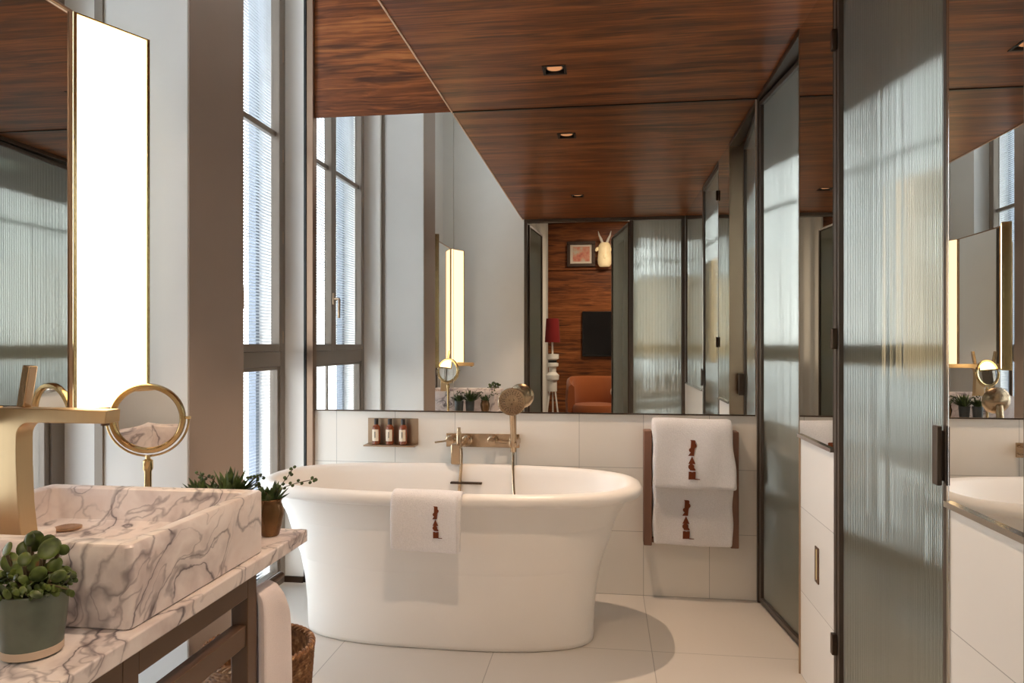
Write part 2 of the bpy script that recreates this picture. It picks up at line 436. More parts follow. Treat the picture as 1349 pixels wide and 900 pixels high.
XW = -1.61
def window(idx, y0, y1, label):
    w = empty('window_%d' % idx, (XW, (y0+y1)/2, 0), label, 'window', None, 'structure')
    ym = (y0+y1)/2
    fr = MB()
    fr.box(XW-.045, XW, y0, y0+.05, 0, ZV).box(XW-.045, XW, y1-.05, y1, 0, ZV)
    fr.box(XW-.07, XW, y0+.05, y1-.05, 0, .05).box(XW-.07, XW, y0+.05, y1-.05, ZV-.06, ZV)
    fr.box(XW-.07, XW, y0+.05, y1-.05, 1.095, 1.17)
    fr.build('outer_frame', M['winframe'], w, bevel=.003)
    for (a, b) in ((y0+.05, ym), (ym, y1-.05)):
        s = MB(); t = .036; x0, x1 = XW-.035, XW+.012
        s.box(x0, x1, a, a+t, 1.17, ZV-.06).box(x0, x1, b-t, b, 1.17, ZV-.06)
        s.box(x0, x1, a+t, b-t, 1.17, 1.17+t).box(x0, x1, a+t, b-t, ZV-.06-t, ZV-.06)
        s.box(x0, x1-.02, a+t, b-t, 2.235, 2.262)
        sh = s.build('casement_sash', M['winframe'], w, bevel=.003)
        box(XW-.03, XW-.024, a+t, b-t, 1.17+t, ZV-.06-t).build('upper_pane', M['pane'], sh, smooth=False)
    box(XW-.04, XW-.028, ym-.008, ym+.008, .05, 1.095).build('lower_bar', M['winframe'], w, smooth=False)
    lf = MB(); x0, x1 = XW-.05, XW-.008
    lf.box(x0, x1, y0+.05, y0+.068, .05, 1.095).box(x0, x1, y1-.068, y1-.05, .05, 1.095)
    lf.box(x0, x1, y0+.068, y1-.068, .05, .068).box(x0, x1, y0+.068, y1-.068, 1.077, 1.095)
    lf.build('lower_sash', M['winframe'], w, bevel=.002)
    box(XW-.03, XW-.024, y0+.068, y1-.068, .068, 1.077).build('lower_pane', M['pane'], w, smooth=False)
    for z in (1.24, 1.74, 2.15, 2.65, 3.1):
        MB().tube([(XW+.006, y1-.045, z-.03), (XW+.006, y1-.045, z+.03)], .006, 8).build('hinge', M['shelfmetal'], w)
        MB().tube([(XW+.006, y0+.045, z-.03), (XW+.006, y0+.045, z+.03)], .006, 8).build('hinge', M['shelfmetal'], w)
    h = MB().box(XW+.012, XW+.02, ym+.008, ym+.03, 1.44, 1.51)
    h.tube([(XW+.02, ym+.019, 1.475), (XW+.05, ym+.019, 1.475), (XW+.055, ym+.03, 1.46), (XW+.055, ym+.035, 1.36)], .008, 8)
    h.build('window_handle', M['shelfmetal'], w, bevel=.002)
    return w
window(1, W[0][0], W[0][1], 'tall taupe framed window beside the bathtub')
window(2, W[1][0], W[1][1], 'tall taupe framed window behind the basin and lit panel')
def blind(y0, y1, label):
    e = empty('venetian_blind', (XW-.062, (y0+y1)/2, 0), label, 'blind', 'venetian blinds outside the glass')
    sl = MB()
    z = .07
    while z < 3.6:
        if not (1.07 < z < 1.19):
            x = XW-.062; dx = .0056; dz = .0014
            sl.add([(x-dx, y0, z-dz), (x+dx, y0, z+dz), (x+dx, y1, z+dz), (x-dx, y1, z-dz),
                    (x-dx, y0, z-dz+.0012), (x+dx, y0, z+dz+.0012), (x+dx, y1, z+dz+.0012), (x-dx, y1, z-dz+.0012)],
                   [(0,1,2,3), (4,7,6,5), (0,4,5,1), (1,5,6,2), (2,6,7,3), (3,7,4,0)])
        z += .0155
    sl.build('slats', M['slat'], e, smooth=False)
    c = MB()
    for y in (y0+.12, y1-.12): c.tube([(XW-.062, y, .06), (XW-.062, y, 3.62)], .0012, 5)
    c.build('ladder_cords', M['slat'], e)
    box(XW-.077, XW-.047, y0, y1, 3.6, 3.64).build('head_rail', M['slat'], e, bevel=.002)
blind(W[0][0]+.02, W[0][1]-.02, 'fine pale venetian blind outside the tall window beside the bathtub')
blind(W[1][0]+.02, W[1][1]-.02, 'fine pale venetian blind outside the window behind the basin')
# thick outer facade: deep jambs and a fin at each mullion
fa = []
for i, (a, b) in enumerate([(.1, .84), (1.87, 2.29), (3.33, 3.9)]):
    struct(box(-1.79, -1.75, a, b, -.3, 4.2).build('wall_outside', M['facade'], smooth=False), 'pale outer wall jamb seen through the blinds', 'wall')
for i, (a, b) in enumerate(W):
    m = (a+b)/2
    struct(box(-1.85, -1.77, m-.03, m+.03, -.3, 4.2).build('wall_fin', M['facade'], smooth=False), 'pale vertical fin outside the window', 'wall')
    struct(box(-1.79, -1.75, a, b, -.3, .0).build('ground_sill', M['facade'], smooth=False), 'pale sill ledge outside the window', 'sill')
    struct(box(-1.79, -1.75, a, b, ZV, 4.2).build('wall_head', M['facade'], smooth=False), 'pale lintel outside above the window', 'wall')

# ------------------------------------------------------------------ right wall: doors, mirrors, tile dado
def rseg(y0, y1, idx, lab, labm):
    struct(box(XR, XR+.10, y0, y1, 0, ZC).build('wall_right_%s' % idx, M['tile_right'], smooth=False), lab, 'wall')
    wall_mirror(box(XR-.005, XR, y0+.004, y1-.004, ZM+.004, ZC-.004).build('wall_mirror', M['mirror'], smooth=False), labm)
    struct(box(XR-.014, XR, y0, y1, ZM-.008, ZM+.004).build('trim_%s' % {'far': 7, 'near': 8}[idx], M['chrome'], smooth=False), 'shiny ledge strip under the side mirror', 'trim')
Y1, Y2, Y3 = 2.668, 2.286, 1.552
rseg(Y2, Y1, 'far', 'narrow white tiled dado between the glass doors', 'narrow wall mirror strip between the two fluted glass doors')
rseg(.47, Y3, 'near', 'white tiled dado nearest the doorway', 'wall mirror at the right beyond the door with a handle')
struct(box(XR-.006, XR+.1, Y1, Y1+.006, 0, ZC).build('trim_9', M['shelfmetal'], smooth=False), 'pale metal edge of the tiled dado', 'trim')

def leaf(parent, w, z0, z1, t=.022, d=.035, mat=None):
    """glazed door leaf in local coordinates: x from 0 to w"""
    f = MB()
    f.box(0, t, -d/2, d/2, z0, z1).box(w-t, w, -d/2, d/2, z0, z1)
    f.box(t, w-t, -d/2, d/2, z0, z0+t).box(t, w-t, -d/2, d/2, z1-t, z1)
    fo = f.build('leaf_frame', M['bronze_dark'], parent, bevel=.002)
    box(t, w-t, -.003, .003, z0+t, z1-t).build('glass_pane', mat or M['fluted'], parent, smooth=False)
    return fo
# door 1: at the far corner, ajar, leaning out of the room
fr = empty('door_frame', (XR, 3.03, 0), 'slim dark bronze frame around the corner glass door', 'door frame', None, 'structure')
box(XR-.004, XR+.05, D-.024, D, 0, ZC).build('post', M['bronze_dark'], fr, bevel=.002)
box(XR-.006, XR+.05, Y1, D-.024, ZC-.022, ZC).build('head', M['bronze'], fr, bevel=.002)
d1 = empty('door_1', (XR+.018, D-.032, 0), 'narrow fluted glass door ajar in the far corner', 'door', None, 'structure', rz=-PI/2+math.radians(6.0))
leaf(d1, .70, .012, ZC-.026)
MB().box(.62, .66, -.05, -.02, .92, 1.04).build('door_handle', M['bronze'], d1, bevel=.002)
# door 2: hinged at the narrow dado, closed
fr = empty('door_frame', (XR, 1.92, 0), 'dark bronze frame around the wide glass door', 'door frame', None, 'structure')
box(XR-.004, XR+.05, Y2-.022, Y2, .0, ZC).build('post', M['bronze_dark'], fr, bevel=.002)
box(XR-.004, XR+.05, Y3, Y3+.012, .0, ZC).build('post', M['chrome'], fr, bevel=.002)
box(XR-.004, XR+.05, Y3+.012, Y2-.022, ZC-.022, ZC).build('head', M['bronze_dark'], fr, bevel=.002)
struct(box(XR, XR+.12, Y3+.012, Y2-.022, 0, .128).build('trim_10', M['tile_right'], smooth=False), 'white threshold below the wide glass door', 'trim')
d2 = empty('door_2', (XR+.016, Y2-.024, 0), 'wide fluted glass door with dark pull handle', 'door', None, 'structure', rz=-PI/2)
leaf(d2, Y2-Y3-.04, .132, ZC-.025, .016)
h = MB().box(Y2-Y3-.066, Y2-Y3-.043, -.034, -.024, .905, 1.03).box(Y2-Y3-.060, Y2-Y3-.046, -.026, -.014, .915, 1.02)
h.build('door_handle', M['bronze_dark'], d2, bevel=.002)
for z in (.28, 1.22, 2.14):
    MB().box(-.012, .008, -.034, -.018, z-.032, z+.032).build('hinge', M['bronze'], d2, bevel=.002)
# the rooms behind the right-hand doors
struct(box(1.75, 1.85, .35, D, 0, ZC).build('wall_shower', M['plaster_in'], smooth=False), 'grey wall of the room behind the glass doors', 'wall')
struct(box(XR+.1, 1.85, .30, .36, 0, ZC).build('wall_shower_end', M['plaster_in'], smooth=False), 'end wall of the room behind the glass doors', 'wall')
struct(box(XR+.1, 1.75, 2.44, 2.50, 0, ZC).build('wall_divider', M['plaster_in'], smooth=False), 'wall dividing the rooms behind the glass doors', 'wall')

# night light in the narrow dado
nl = empty('night_light', (XR-.002, 2.466, .46), 'small brass slot night light in the white dado', 'wall light')
f = MB(); x0, x1 = XR-.004, XR+.001
f.box(x0, x1, 2.447, 2.452, .40, .52).box(x0, x1, 2.480, 2.485, .40, .52).box(x0, x1, 2.452, 2.480, .40, .408).box(x0, x1, 2.452, 2.480, .512, .52)
f.build('bezel', M['vanity_metal'], nl, bevel=.0006)
box(XR-.0015, XR-.0005, 2.452, 2.470, .408, .512).build('reflector', M['vanity_metal'], nl, smooth=False)
box(XR-.0015, XR-.0005, 2.470, 2.480, .408, .512).build('lens', M['night'], nl, smooth=False)

# ------------------------------------------------------------------ partition behind: doorway to bedroom
XA, XB = -.707, .223
struct(box(-1.75, XA-.03, YP-.08, YP, 0, ZV).build('wall_front_left', M['plaster'], smooth=False), 'white wall beside the bedroom doorway', 'wall')
pf = empty('door_frame', (-.24, YP-.03, 0), 'dark bronze frame of the bedroom doorway', 'door frame', None, 'structure')
box(XA-.03, XA, YP-.08, YP+.004, 0, ZC-.03).build('post', M['bronze_dark'], pf, bevel=.002)
box(XB, XB+.03, YP-.06, YP, 0, ZC-.03).build('post', M['bronze_dark'], pf, bevel=.002)
box(XR-.03, XR, YP-.06, YP, 0, ZC-.03).build('post', M['bronze_dark'], pf, bevel=.002)
box(XA-.03, XR, YP-.06, YP+.004, ZC-.03, ZC).build('head', M['bronze_dark'], pf, bevel=.002)
box(XB+.03, XR-.03, YP-.06, YP, 0, .03).build('bottom_rail', M['bronze_dark'], pf, bevel=.002)
struct(MB().box(0, XR-.03-XB-.03, -.003, .003, .03, ZC-.03).build('window_3', M['fluted'], smooth=False), 'fixed fluted glass panel beside the bedroom doorway', 'window')
bpy.data.objects['window_3'].location = (XB+.03, YP-.03, 0)
struct(box(XR, XR+.1, YP-.08, .47, 0, ZC).build('wall_corner', M['plaster'], smooth=False), 'wall corner beside the fixed panel', 'wall')
d3 = empty('door_3', (XA, YP-.05, 0), 'fluted glass door folded open at the wall side', 'door', None, 'structure', rz=-PI/2+math.radians(6))
leaf(d3, .62, .015, ZC-.04)
d4 = empty('door_4', (XB, YP-.05, 0), 'fluted glass door open beside the fixed panel', 'door', None, 'structure', rz=-PI/2-math.radians(9))
leaf(d4, .90, .015, ZC-.04)

# ------------------------------------------------------------------ bedroom seen in the mirror
BY = -3.20; BZ = 2.95
struct(box(-1.9, 2.5, BY-.1, BY, 0, BZ).build('wall_bedroom', M['wood_bed'], smooth=False), 'dark wood bedroom wall with a television', 'wall')
struct(box(2.4, 2.5, BY, .3, 0, BZ).build('wall_bedroom_right', M['plaster'], smooth=False), 'plain side wall of the bedroom', 'wall')
struct(box(-1.9, 2.5, BY-.1, .33, BZ, BZ+.1).build('ceiling_bedroom', M['plaster'], smooth=False), 'white bedroom ceiling', 'ceiling')
struct(box(XA-.03, 2.5, YP-.08, YP-.06, ZC, BZ).build('wall_bedroom_lintel', M['plaster'], smooth=False), 'wall above the bedroom doorway', 'wall')
struct(box(XR+.1, 2.5, .22, .30, 0, BZ).build('wall_bedroom_front', M['plaster'], smooth=False), 'bedroom wall beside the doorway', 'wall')
struct(box(-2.0, -1.9, BY-.1, -2.5, 0, BZ).build('wall_bedroom_left', M['plaster'], smooth=False), 'bedroom window wall', 'wall')
struct(box(-2.0, -1.9, -.5, .33, 0, BZ).build('wall_bedroom_left', M['plaster'], smooth=False), 'bedroom window wall near the bathroom', 'wall')
w4 = empty('window_4', (-1.95, -1.5, 0), 'bedroom window', 'window', None, 'structure')
f = MB()
f.box(-1.98, -1.92, -2.5, -2.44, 0, BZ).box(-1.98, -1.92, -.56, -.5, 0, BZ).box(-1.98, -1.92, -2.44, -.56, 0, .06).box(-1.98, -1.92, -2.44, -.56, BZ-.06, BZ).box(-1.98, -1.92, -1.53, -1.47, .06, BZ-.06)
f.build('window_frame', M['winframe'], w4, bevel=.003)
box(-1.953, -1.947, -2.44, -.56, .06, BZ-.06).build('window_pane', M['pane'], w4, smooth=False)

# shelf rail under picture
struct(box(-.86, 1.2, BY, BY+.03, 2.27, 2.30).build('trim_11', M['wood_bed'], bevel=.003), 'narrow wooden ledge line on the bedroom wall', 'trim')
# picture
pc = empty('framed_picture', (-.33, BY+.04, 2.50), 'framed pink portrait print above the television', 'picture')
def rectframe(cx, cz, w, h, t, y0, y1):
    f = MB()
    f.box(cx-w/2, cx+w/2, y0, y1, cz+h/2-t, cz+h/2).box(cx-w/2, cx+w/2, y0, y1, cz-h/2, cz-h/2+t)
    f.box(cx-w/2, cx-w/2+t, y0, y1, cz-h/2+t, cz+h/2-t).box(cx+w/2-t, cx+w/2, y0, y1, cz-h/2+t, cz+h/2-t); return f
rectframe(-.335, 2.495, .40, .36, .045, BY+.002, BY+.05).build('frame', M['frame_dark'], pc, bevel=.006)
box(-.50, -.17, BY+.004, BY+.02, 2.345, 2.645).build('mat', M['mat'], pc, smooth=False)
def mat_art():
    m, nt, out = new_mat('abstract_pink_art'); g = G(nt)
    co = g.coord()
    f = g.noise(g.mapping(co, (9, 9, 9)), 1, 3)
    c = g.ramp(f, [(.38, srgb(200, 190, 170)), (.5, srgb(214, 150, 124)), (.6, srgb(206, 120, 100)), (.7, srgb(96, 84, 80))])
    g.bsdf(out, c, .6); return m
box(-.455, -.215, BY+.02, BY+.023, 2.39, 2.60).build('artwork', mat_art(), pc, smooth=False)
# mask with horns, pale, glowing softly by lamp light
gm = empty('horned_mask', (-.005, BY+.10, 2.30), 'pale horned animal mask lamp standing on the wall ledge', 'mask')
m_al, nt, out = new_mat('alabaster'); g = G(nt)
g.bsdf(out, g.ramp(g.noise(g.coord(), 14, 3), [(.3, srgb(232, 208, 160)), (.7, srgb(246, 228, 190))]), .4, 0, .4,
       Emission_Color=(1, .68, .32, 1), Emission_Strength=.28)
prof = [(.005, 0), (.07, .005), (.092, .04), (.098, .10), (.092, .17), (.086, .22), (.088, .26), (.082, .30), (.06, .335), (.01, .345)]
mb = MB().lathe(prof, (-.005, BY+.105, 2.301), 24); mb.build('head', m_al, gm)
for sx in (-1, 1):
    c = Vector((-.005+sx*.03, BY+.105, 2.63))
    MB().tube([c, c+Vector((sx*.02, .0, .06)), c+Vector((sx*.045, .01, .11)), c+Vector((sx*.06, .015, .17))], [.02, .018, .012, .003], 8).build('horn', M['whitegloss'], gm)
    MB().ellipsoid((-.005+sx*.105, BY+.105, 2.55), (.028, 0, .012), (0, .008, 0), (0, 0, .03)).build('ear', m_al, gm)
MB().ellipsoid((-.005, BY+.20, 2.43), (.02, 0, 0), (0, .012, 0), (0, 0, .03)).build('muzzle', m_al, gm)
# television
tv = empty('television', (.10, BY+.03, 1.36), 'black flat television on the bedroom wall', 'television')
box(-.32, .78, BY+.006, BY+.05, 1.04, 1.68).build('casing', M['black'], tv, bevel=.006)
box(-.31, .77, BY+.05, BY+.053, 1.06, 1.67).build('screen', M['tvblack'], tv, smooth=False)
# armchair, barrel back seen from the front
ac = empty('armchair', (-.12, -2.15, 0), 'rust orange tub armchair under the television', 'armchair')
def tubchair():
    cx, cy = -.12, -2.15
    rings = []
    n = 25
    for k in range(n):
        a = math.radians(-205 + 230*k/(n-1))            # opening faces +Y
        ca, sa = math.cos(a), math.sin(a)
        h = .80 - .14*max(0, sa+.25)
        ro, ri = .36, .285
        def P(r, z, e=1.0): return (cx+r*ca*1.02, cy+r*sa*.92, z)
        rings.append([P(ro-.04, .16), P(ro, .20), P(ro+.015, .5), P(ro, h-.03), P((ro+ri)/2, h), P(ri, h-.03), P(ri-.01, .45), P(ri+.02, .2)])
    MB().loft(rings).build('shell', M['orange'], ac, angle=50)
    pr = [(.02, .22), (.27, .22), (.30, .25), (.30, .42), (.28, .455), (.2, .465), (.02, .468)]
    MB().lathe(pr, (cx, cy+.03, 0), 28).build('seat_cushion', M['orange'], ac)
    for sx in (-1, 1):
        for sy in (-1, 1):
            MB().tube([(cx+sx*.2, cy+sy*.2, 0), (cx+sx*.19, cy+sy*.19, .2)], [.012, .02], 8).build('leg', M['bronze_dark'], ac)
tubchair()
cu = MB().lathe([(.01, -.03), (.06, -.025), (.075, 0), (.06, .025), (.01, .03)], (.14, -2.02, .62), 20, (Vector((1, 0, 0)), Vector((0, 0, 1)), Vector((0, 1, 0))))
tag(cu.build('round_cushion', M['mat'], origin=(.14, -2.02, .62)), 'small pale round cushion on the rust armchair', 'cushion')
def sheer():
    m, nt, out = new_mat('dimming_sheer'); g = G(nt)
    t = g.n('ShaderNodeBsdfTranslucent'); t.inputs[0].default_value = (.5, .49, .46, 1)
    d = g.n('ShaderNodeBsdfDiffuse'); d.inputs[0].default_value = (.75, .72, .68, 1)
    mx = g.n('ShaderNodeMixShader'); mx.inputs[0].default_value = .6; g.l(t.outputs[0], mx.inputs[1]); g.l(d.outputs[0], mx.inputs[2]); g.l(mx.outputs[0], out.inputs[0]); return m
M['sheer'] = sheer()
def dimming_sheer():
    n = 160; ra = [(-1.80+.025*math.sin(k*.7), -2.62+2.24*k/n) for k in range(n+1)]
    rings = [[(x, y, z) for x, y in ra] + [(x-.004, y, z) for x, y in reversed(ra)] for z in (.01, BZ-.01)]
    return MB().loft(rings)
tag(dimming_sheer().build('dimming_sheer', M['sheer'], origin=(-1.80, -1.5, 0), angle=80), 'added sheer curtain dimming the bedroom window', 'curtain')  # curtain added to weaken the daylight from the bedroom window
# totem floor lamp with red shade
lp = empty('floor_lamp', (-.70, -2.6, 0), 'white totem floor lamp with red shade beside the armchair', 'lamp')
cx, cy = -.70, -2.6
MB().lathe([(.105, 1.24), (.085, 1.56), (.083, 1.56), (.103, 1.24)], (cx, cy, 0), 28, cap0=False, cap1=False).build('lamp_shade', M['red'], lp)
MB().tube([(cx, cy, 1.08), (cx, cy, 1.56)], .012, 8).build('stem', M['whitegloss'], lp)
MB().lathe([(.06, .58), (.06, .72), (.085, .74), (.09, .80), (.05, .84), (.05, .90), (.08, .92), (.08, .96), (.05, .97), (.05, 1.0), (.085, 1.02), (.085, 1.08), (.01, 1.085)], (cx, cy, 0), 24).build('totem_body', M['whitegloss'], lp)
MB().lathe([(.052, .965), (.058, .97), (.058, .995), (.052, 1.0)], (cx, cy, 0), 24).build('dark_band', M['black'], lp)
for k in range(3):
    a = 2*PI*k/3+.5
    MB().tube([(cx+.04*math.cos(a), cy+.04*math.sin(a), .6), (cx+.13*math.cos(a), cy+.13*math.sin(a), 0)], .011, 8).build('leg', M['whitegloss'], lp)
# curtain
def curtain(x0, x1, y, z0, z1, waves, amp):
    n = waves*8; ra = []; rb = []
    for k in range(n+1):
        t = k/n; x = x0+(x1-x0)*t; yy = y+amp*math.sin(2*PI*waves*t)
        ra.append((x, yy, t)); 
    rings = [[(x, yy, z0) for x, yy, _ in ra] + [(x, yy-.006, z0) for x, yy, _ in reversed(ra)],
             [(x, yy, z1) for x, yy, _ in ra] + [(x, yy-.006, z1) for x, yy, _ in reversed(ra)]]
    return MB().loft(rings)
cu = curtain(-1.5, -.80, BY+.12, .01, BZ-.01, 5, .03)
tag(cu.build('curtain', M['curtain'], origin=(-1.15, BY+.12, 0), angle=80), 'white full length curtain at the bedroom window side', 'curtain')

# ------------------------------------------------------------------ bathtub
def superell(cx, cy, a, b, z, n=96, e=2.7):
    r = []
    for k in range(n):
        t = 2*PI*k/n; c, s = math.cos(t), math.sin(t)
        r.append((cx+a*math.copysign(abs(c)**(2/e), c), cy+b*math.copysign(abs(s)**(2/e), s), z))
    return r
TX, TY, ZR = -.655, 2.905, .64
tb = empty('bathtub', (TX, TY, 0), 'white oval freestanding bathtub with rolled rim', 'bathtub')
outer = [(.598, .212, 0), (.607, .219, .004), (.609, .221, .02), (.612, .223, .12), (.622, .229, .22), (.640, .240, .32), (.668, .258, .42), (.700, .280, .50),
         (.728, .299, .55), (.740, .309, .575), (.744, .312, .591)]
rim = [(.750, .316, .5925), (.775, .336, .590), (.793, .352, .596), (.803, .361, .608), (.804, .362, .620), (.798, .357, .632), (.785, .346, .639), (.765, .328, .642), (.748, .314, .639), (.738, .306, .630)]
inner = [(.728, .298, .60), (.705, .282, .52), (.675, .262, .42), (.64, .242, .32), (.60, .222, .23), (.54, .19, .185), (.40, .13, .17), (.1, .04, .168)]
rings = [superell(TX, TY, a, b, z) for a, b, z in outer+rim+inner]
bt = MB().loft(rings); bt.build('tub_shell', M['tub'], tb, angle=60)
# overflow slot on the inside back wall
MB().box(-.655-.058, -.655+.090, TY+.272, TY+.305, .556, .565).build('overflow_slot', M['bronze'], tb, bevel=.002)
MB().lathe([(.005, .0), (.03, .0), (.03, .006), (.005, .008)], (TX, TY, .168), 20).build('drain_cover', M['champagne'], tb)

# ------------------------------------------------------------------ bath mixer on the back wall
YW = D
px = lambda u, Y: 0
mx = empty('bath_mixer', (-.55, D, .745), 'champagne brass wall mixer plate with levers above bath', 'tap')
X0, X1 = -.780, -.415
box(X0, X1, D-.012, D, .698, .764).build('wall_plate', M['champagne'], mx, bevel=.0015)
ax = (Vector((1, 0, 0)), Vector((0, 0, 1)), Vector((0, -1, 0)))
for kx, kl in ((-.752, -1), (-.672, 0), (-.545, 1), (-.437, 0)):
    kb = MB().lathe([(.0, 0), (.026, 0), (.026, .018), (.019, .022), (.019, .045), (.0, .047)], (kx, D-.012, .733), 24, ax).build('knob', M['champagne'], mx)
    if kl:
        MB().tube([(kx, D-.048, .733), (kx+kl*.075, D-.055, .724)], .0045, 8).build('lever', M['champagne'], kb)
sp = MB()
sp.box(-.712, -.672, D-.16, D-.012, .714, .738)
sp.box(-.716, -.668, D-.20, D-.15, .642, .738)
sp.build('spout', M['champagne'], mx, bevel=.006)
MB().lathe([(0, 0), (.012, 0), (.012, .05), (.009, .055), (.009, .075), (0, .076)], (-.683, D-.17, .738), 16).build('diverter', M['champagne'], mx)
# hand shower standing on the plate, hose falling into the bath
hs = empty('hand_shower', (-.437, D-.07, .75), 'round champagne hand shower standing above the bath taps', 'hand shower')
tdir = Vector((0.05, -1, .18)).normalized()
u_ = tdir.cross(Vector((0, 0, 1))).normalized(); v_ = u_.cross(tdir).normalized()
HC = Vector((-.428, D-.19, .938))
MB().lathe([(0, -.03), (.03, -.028), (.052, -.018), (.062, -.006), (.065, .004), (.062, .010), (.058, .010), (.0, .012)], HC, 36, (u_, v_, tdir)).build('shower_head', M['champagne'], hs)
nz = MB()
for r, k in ((.012, 3), (.034, 18), (.042, 22), (.050, 26)):
    for i in range(k):
        a = 2*PI*i/k + r*40
        nz.lathe([(0, 0), (.0030, 0), (.0024, .003), (0, .003)], HC + u_*r*math.cos(a) + v_*r*math.sin(a) + tdir*.0105, 6, (u_, v_, tdir))
nz.build('nozzles', M['vanity_metal'], hs)
MB().tube([(-.428, D-.170, .915), (-.428, D-.160, .865), (-.427, D-.150, .785), (-.427, D-.147, .70)], [.017, .0155, .0145, .014], 16).build('handle', M['champagne'], hs)
MB().box(-.445, -.409, D-.162, D-.012, .722, .748).build('holder', M['champagne'], hs, bevel=.004)
pts = []
for i in range(15):
    t = i/14; pts.append((-.427+.034*t**1.5, D-.147-.16*t**.9, .705-.28*t))
MB().tube(pts, .0065, 10).build('hose', M['champagne'], hs)
pts = [(-.668, D-.19, .716), (-.664, D-.20, .69), (-.666, D-.205, .62), (-.672, D-.22, .50), (-.675, D-.24, .40)]
tag(MB().tube(pts, .0075, 10).build('filler_pipe', M['champagne'], origin=(-.665, D-.2, .73)), 'thin brass filler pipe dropping from bath spout', 'pipe')

# ------------------------------------------------------------------ toiletry shelf with three bottles
sh = empty('toiletry_shelf', (-1.07, D, .75), 'small champagne metal wall shelf holding amber bottles', 'shelf')
box(-1.185, -.925, D-.004, D, .708, .834).build('back_plate', M['shelfmetal'], sh, bevel=.001)
box(-1.185, -.925, D-.075, D-.002, .700, .708).build('ledge', M['shelfmetal'], sh, bevel=.001)
def bottle(x, label):
    b = empty('toiletry_bottle', (x, D-.045, .7082), label, 'bottle', 'amber toiletry bottles on the shelf')
    c = (x, D-.045, .7082)
    MB().lathe([(0, 0), (.017, 0), (.0195, .003), (.0195, .082), (.017, .09), (.010, .096), (.009, .102), (0, .102)], c, 24).build('bottle_body', M['amber'], b)
    MB().lathe([(.0, .1), (.0105, .1), (.0105, .126), (.009, .128), (0, .128)], c, 20).build('cap', M['cap'], b)
    r = .0199; rings = []
    for z in (.018, .075):
        rings.append([(c[0]+r*math.sin(a), c[1]-r*math.cos(a), c[2]+z) for a in [math.radians(-75+k*9) for k in range(15)]] +
                     [(c[0]+(r-.0003)*math.sin(a), c[1]-(r-.0003)*math.cos(a), c[2]+z) for a in [math.radians(60-k*9) for k in range(15)]][::1][:0])
    mb = MB(); mb.loft(rings, False, False, closed=False)
    lb = mb.build('label', M['label'], b)
    MB().box(c[0]-.002, c[0]+.002, c[1]-.0206, c[1]-.0200, c[2]+.034, c[2]+.064).build('printed_mark', M['ink'], lb, smooth=False)
    return b
b0 = bottle(-1.128, 'amber toiletry bottle nearest the window on shelf')
dup(b0, (-1.058, D-.045, .7082), 'middle amber toiletry bottle on shelf')
dup(b0, (-.990, D-.045, .7082), 'amber toiletry bottle nearest the bath taps on shelf')

# ------------------------------------------------------------------ towels
def logo(o, ax, az, nrm, h, parent, shear=0., ysurf=None):
    """stacked letter mark; o = bottom centre, ax right, az up, h height"""
    o, ax, az, nrm = map(Vector, (o, ax, az, nrm)); k = h/368.
    def P(pts): return [((x-765)*k + shear*(630-y)*k, (630-y)*k) for x, y in pts]
    def circ(cx, cy, r, n=16): return [(cx+r*math.cos(2*PI*i/n), cy+r*math.sin(2*PI*i/n)) for i in range(n)]
    polys = [[(736, 262), (778, 264), (786, 272), (784, 345), (742, 345), (744, 275)], circ(775, 316, 23), circ(748, 357, 21),
             [(755, 338), (782, 338), (776, 411), (752, 411), (722, 411), (745, 378)], [(758, 414), (726, 486), (792, 486)],
             circ(754, 512, 28), [(752, 484), (797, 541), (790, 548), (740, 545)],
             [(732, 558), (746, 556), (765, 562), (782, 556), (797, 558), (796, 628), (732, 630)], [(790, 622), (838, 625), (838, 631), (790, 631)]]
    mb = MB()
    for i, p in enumerate(polys):
        mb.prism(P(p), o+nrm*(.00003*i), ax, az, nrm*.0015)
    if ysurf:
        for p in mb.v: p.y = p.y-o.y + ysurf(p.x, p.z)
    return mb.build('stacked_letters', M['logo'], parent, smooth=False)

def sheet(fn, nu, nv, th, name, mat, parent, sub=1):
    """closed sheet from a surface fn(u,v)->(point, normal)"""
    mb = MB(); A = []; B = []
    for i in range(nu+1):
        for j in range(nv+1):
            p, n = fn(i/nu, j/nv); A.append(Vector(p)+Vector(n)*th/2); B.append(Vector(p)-Vector(n)*th/2)
    w = nv+1; N = len(A); fs = []
    for i in range(nu):
        for j in range(nv):
            a = i*w+j; fs.append((a, a+1, a+w+1, a+w)); fs.append((N+a, N+a+w, N+a+w+1, N+a+1))
    for j in range(nv):
        a = j; fs.append((a, N+a, N+a+1, a+1)); a = nu*w+j; fs.append((a, a+1, N+a+1, N+a))
    for i in range(nu):
        a = i*w; fs.append((a, a+w, N+a+w, N+a)); a = i*w+nv; fs.append((a, N+a, N+a+w, a+w))
    mb.add(A+B, fs)
    return mb.build(name, mat, parent, sub=sub, angle=70)

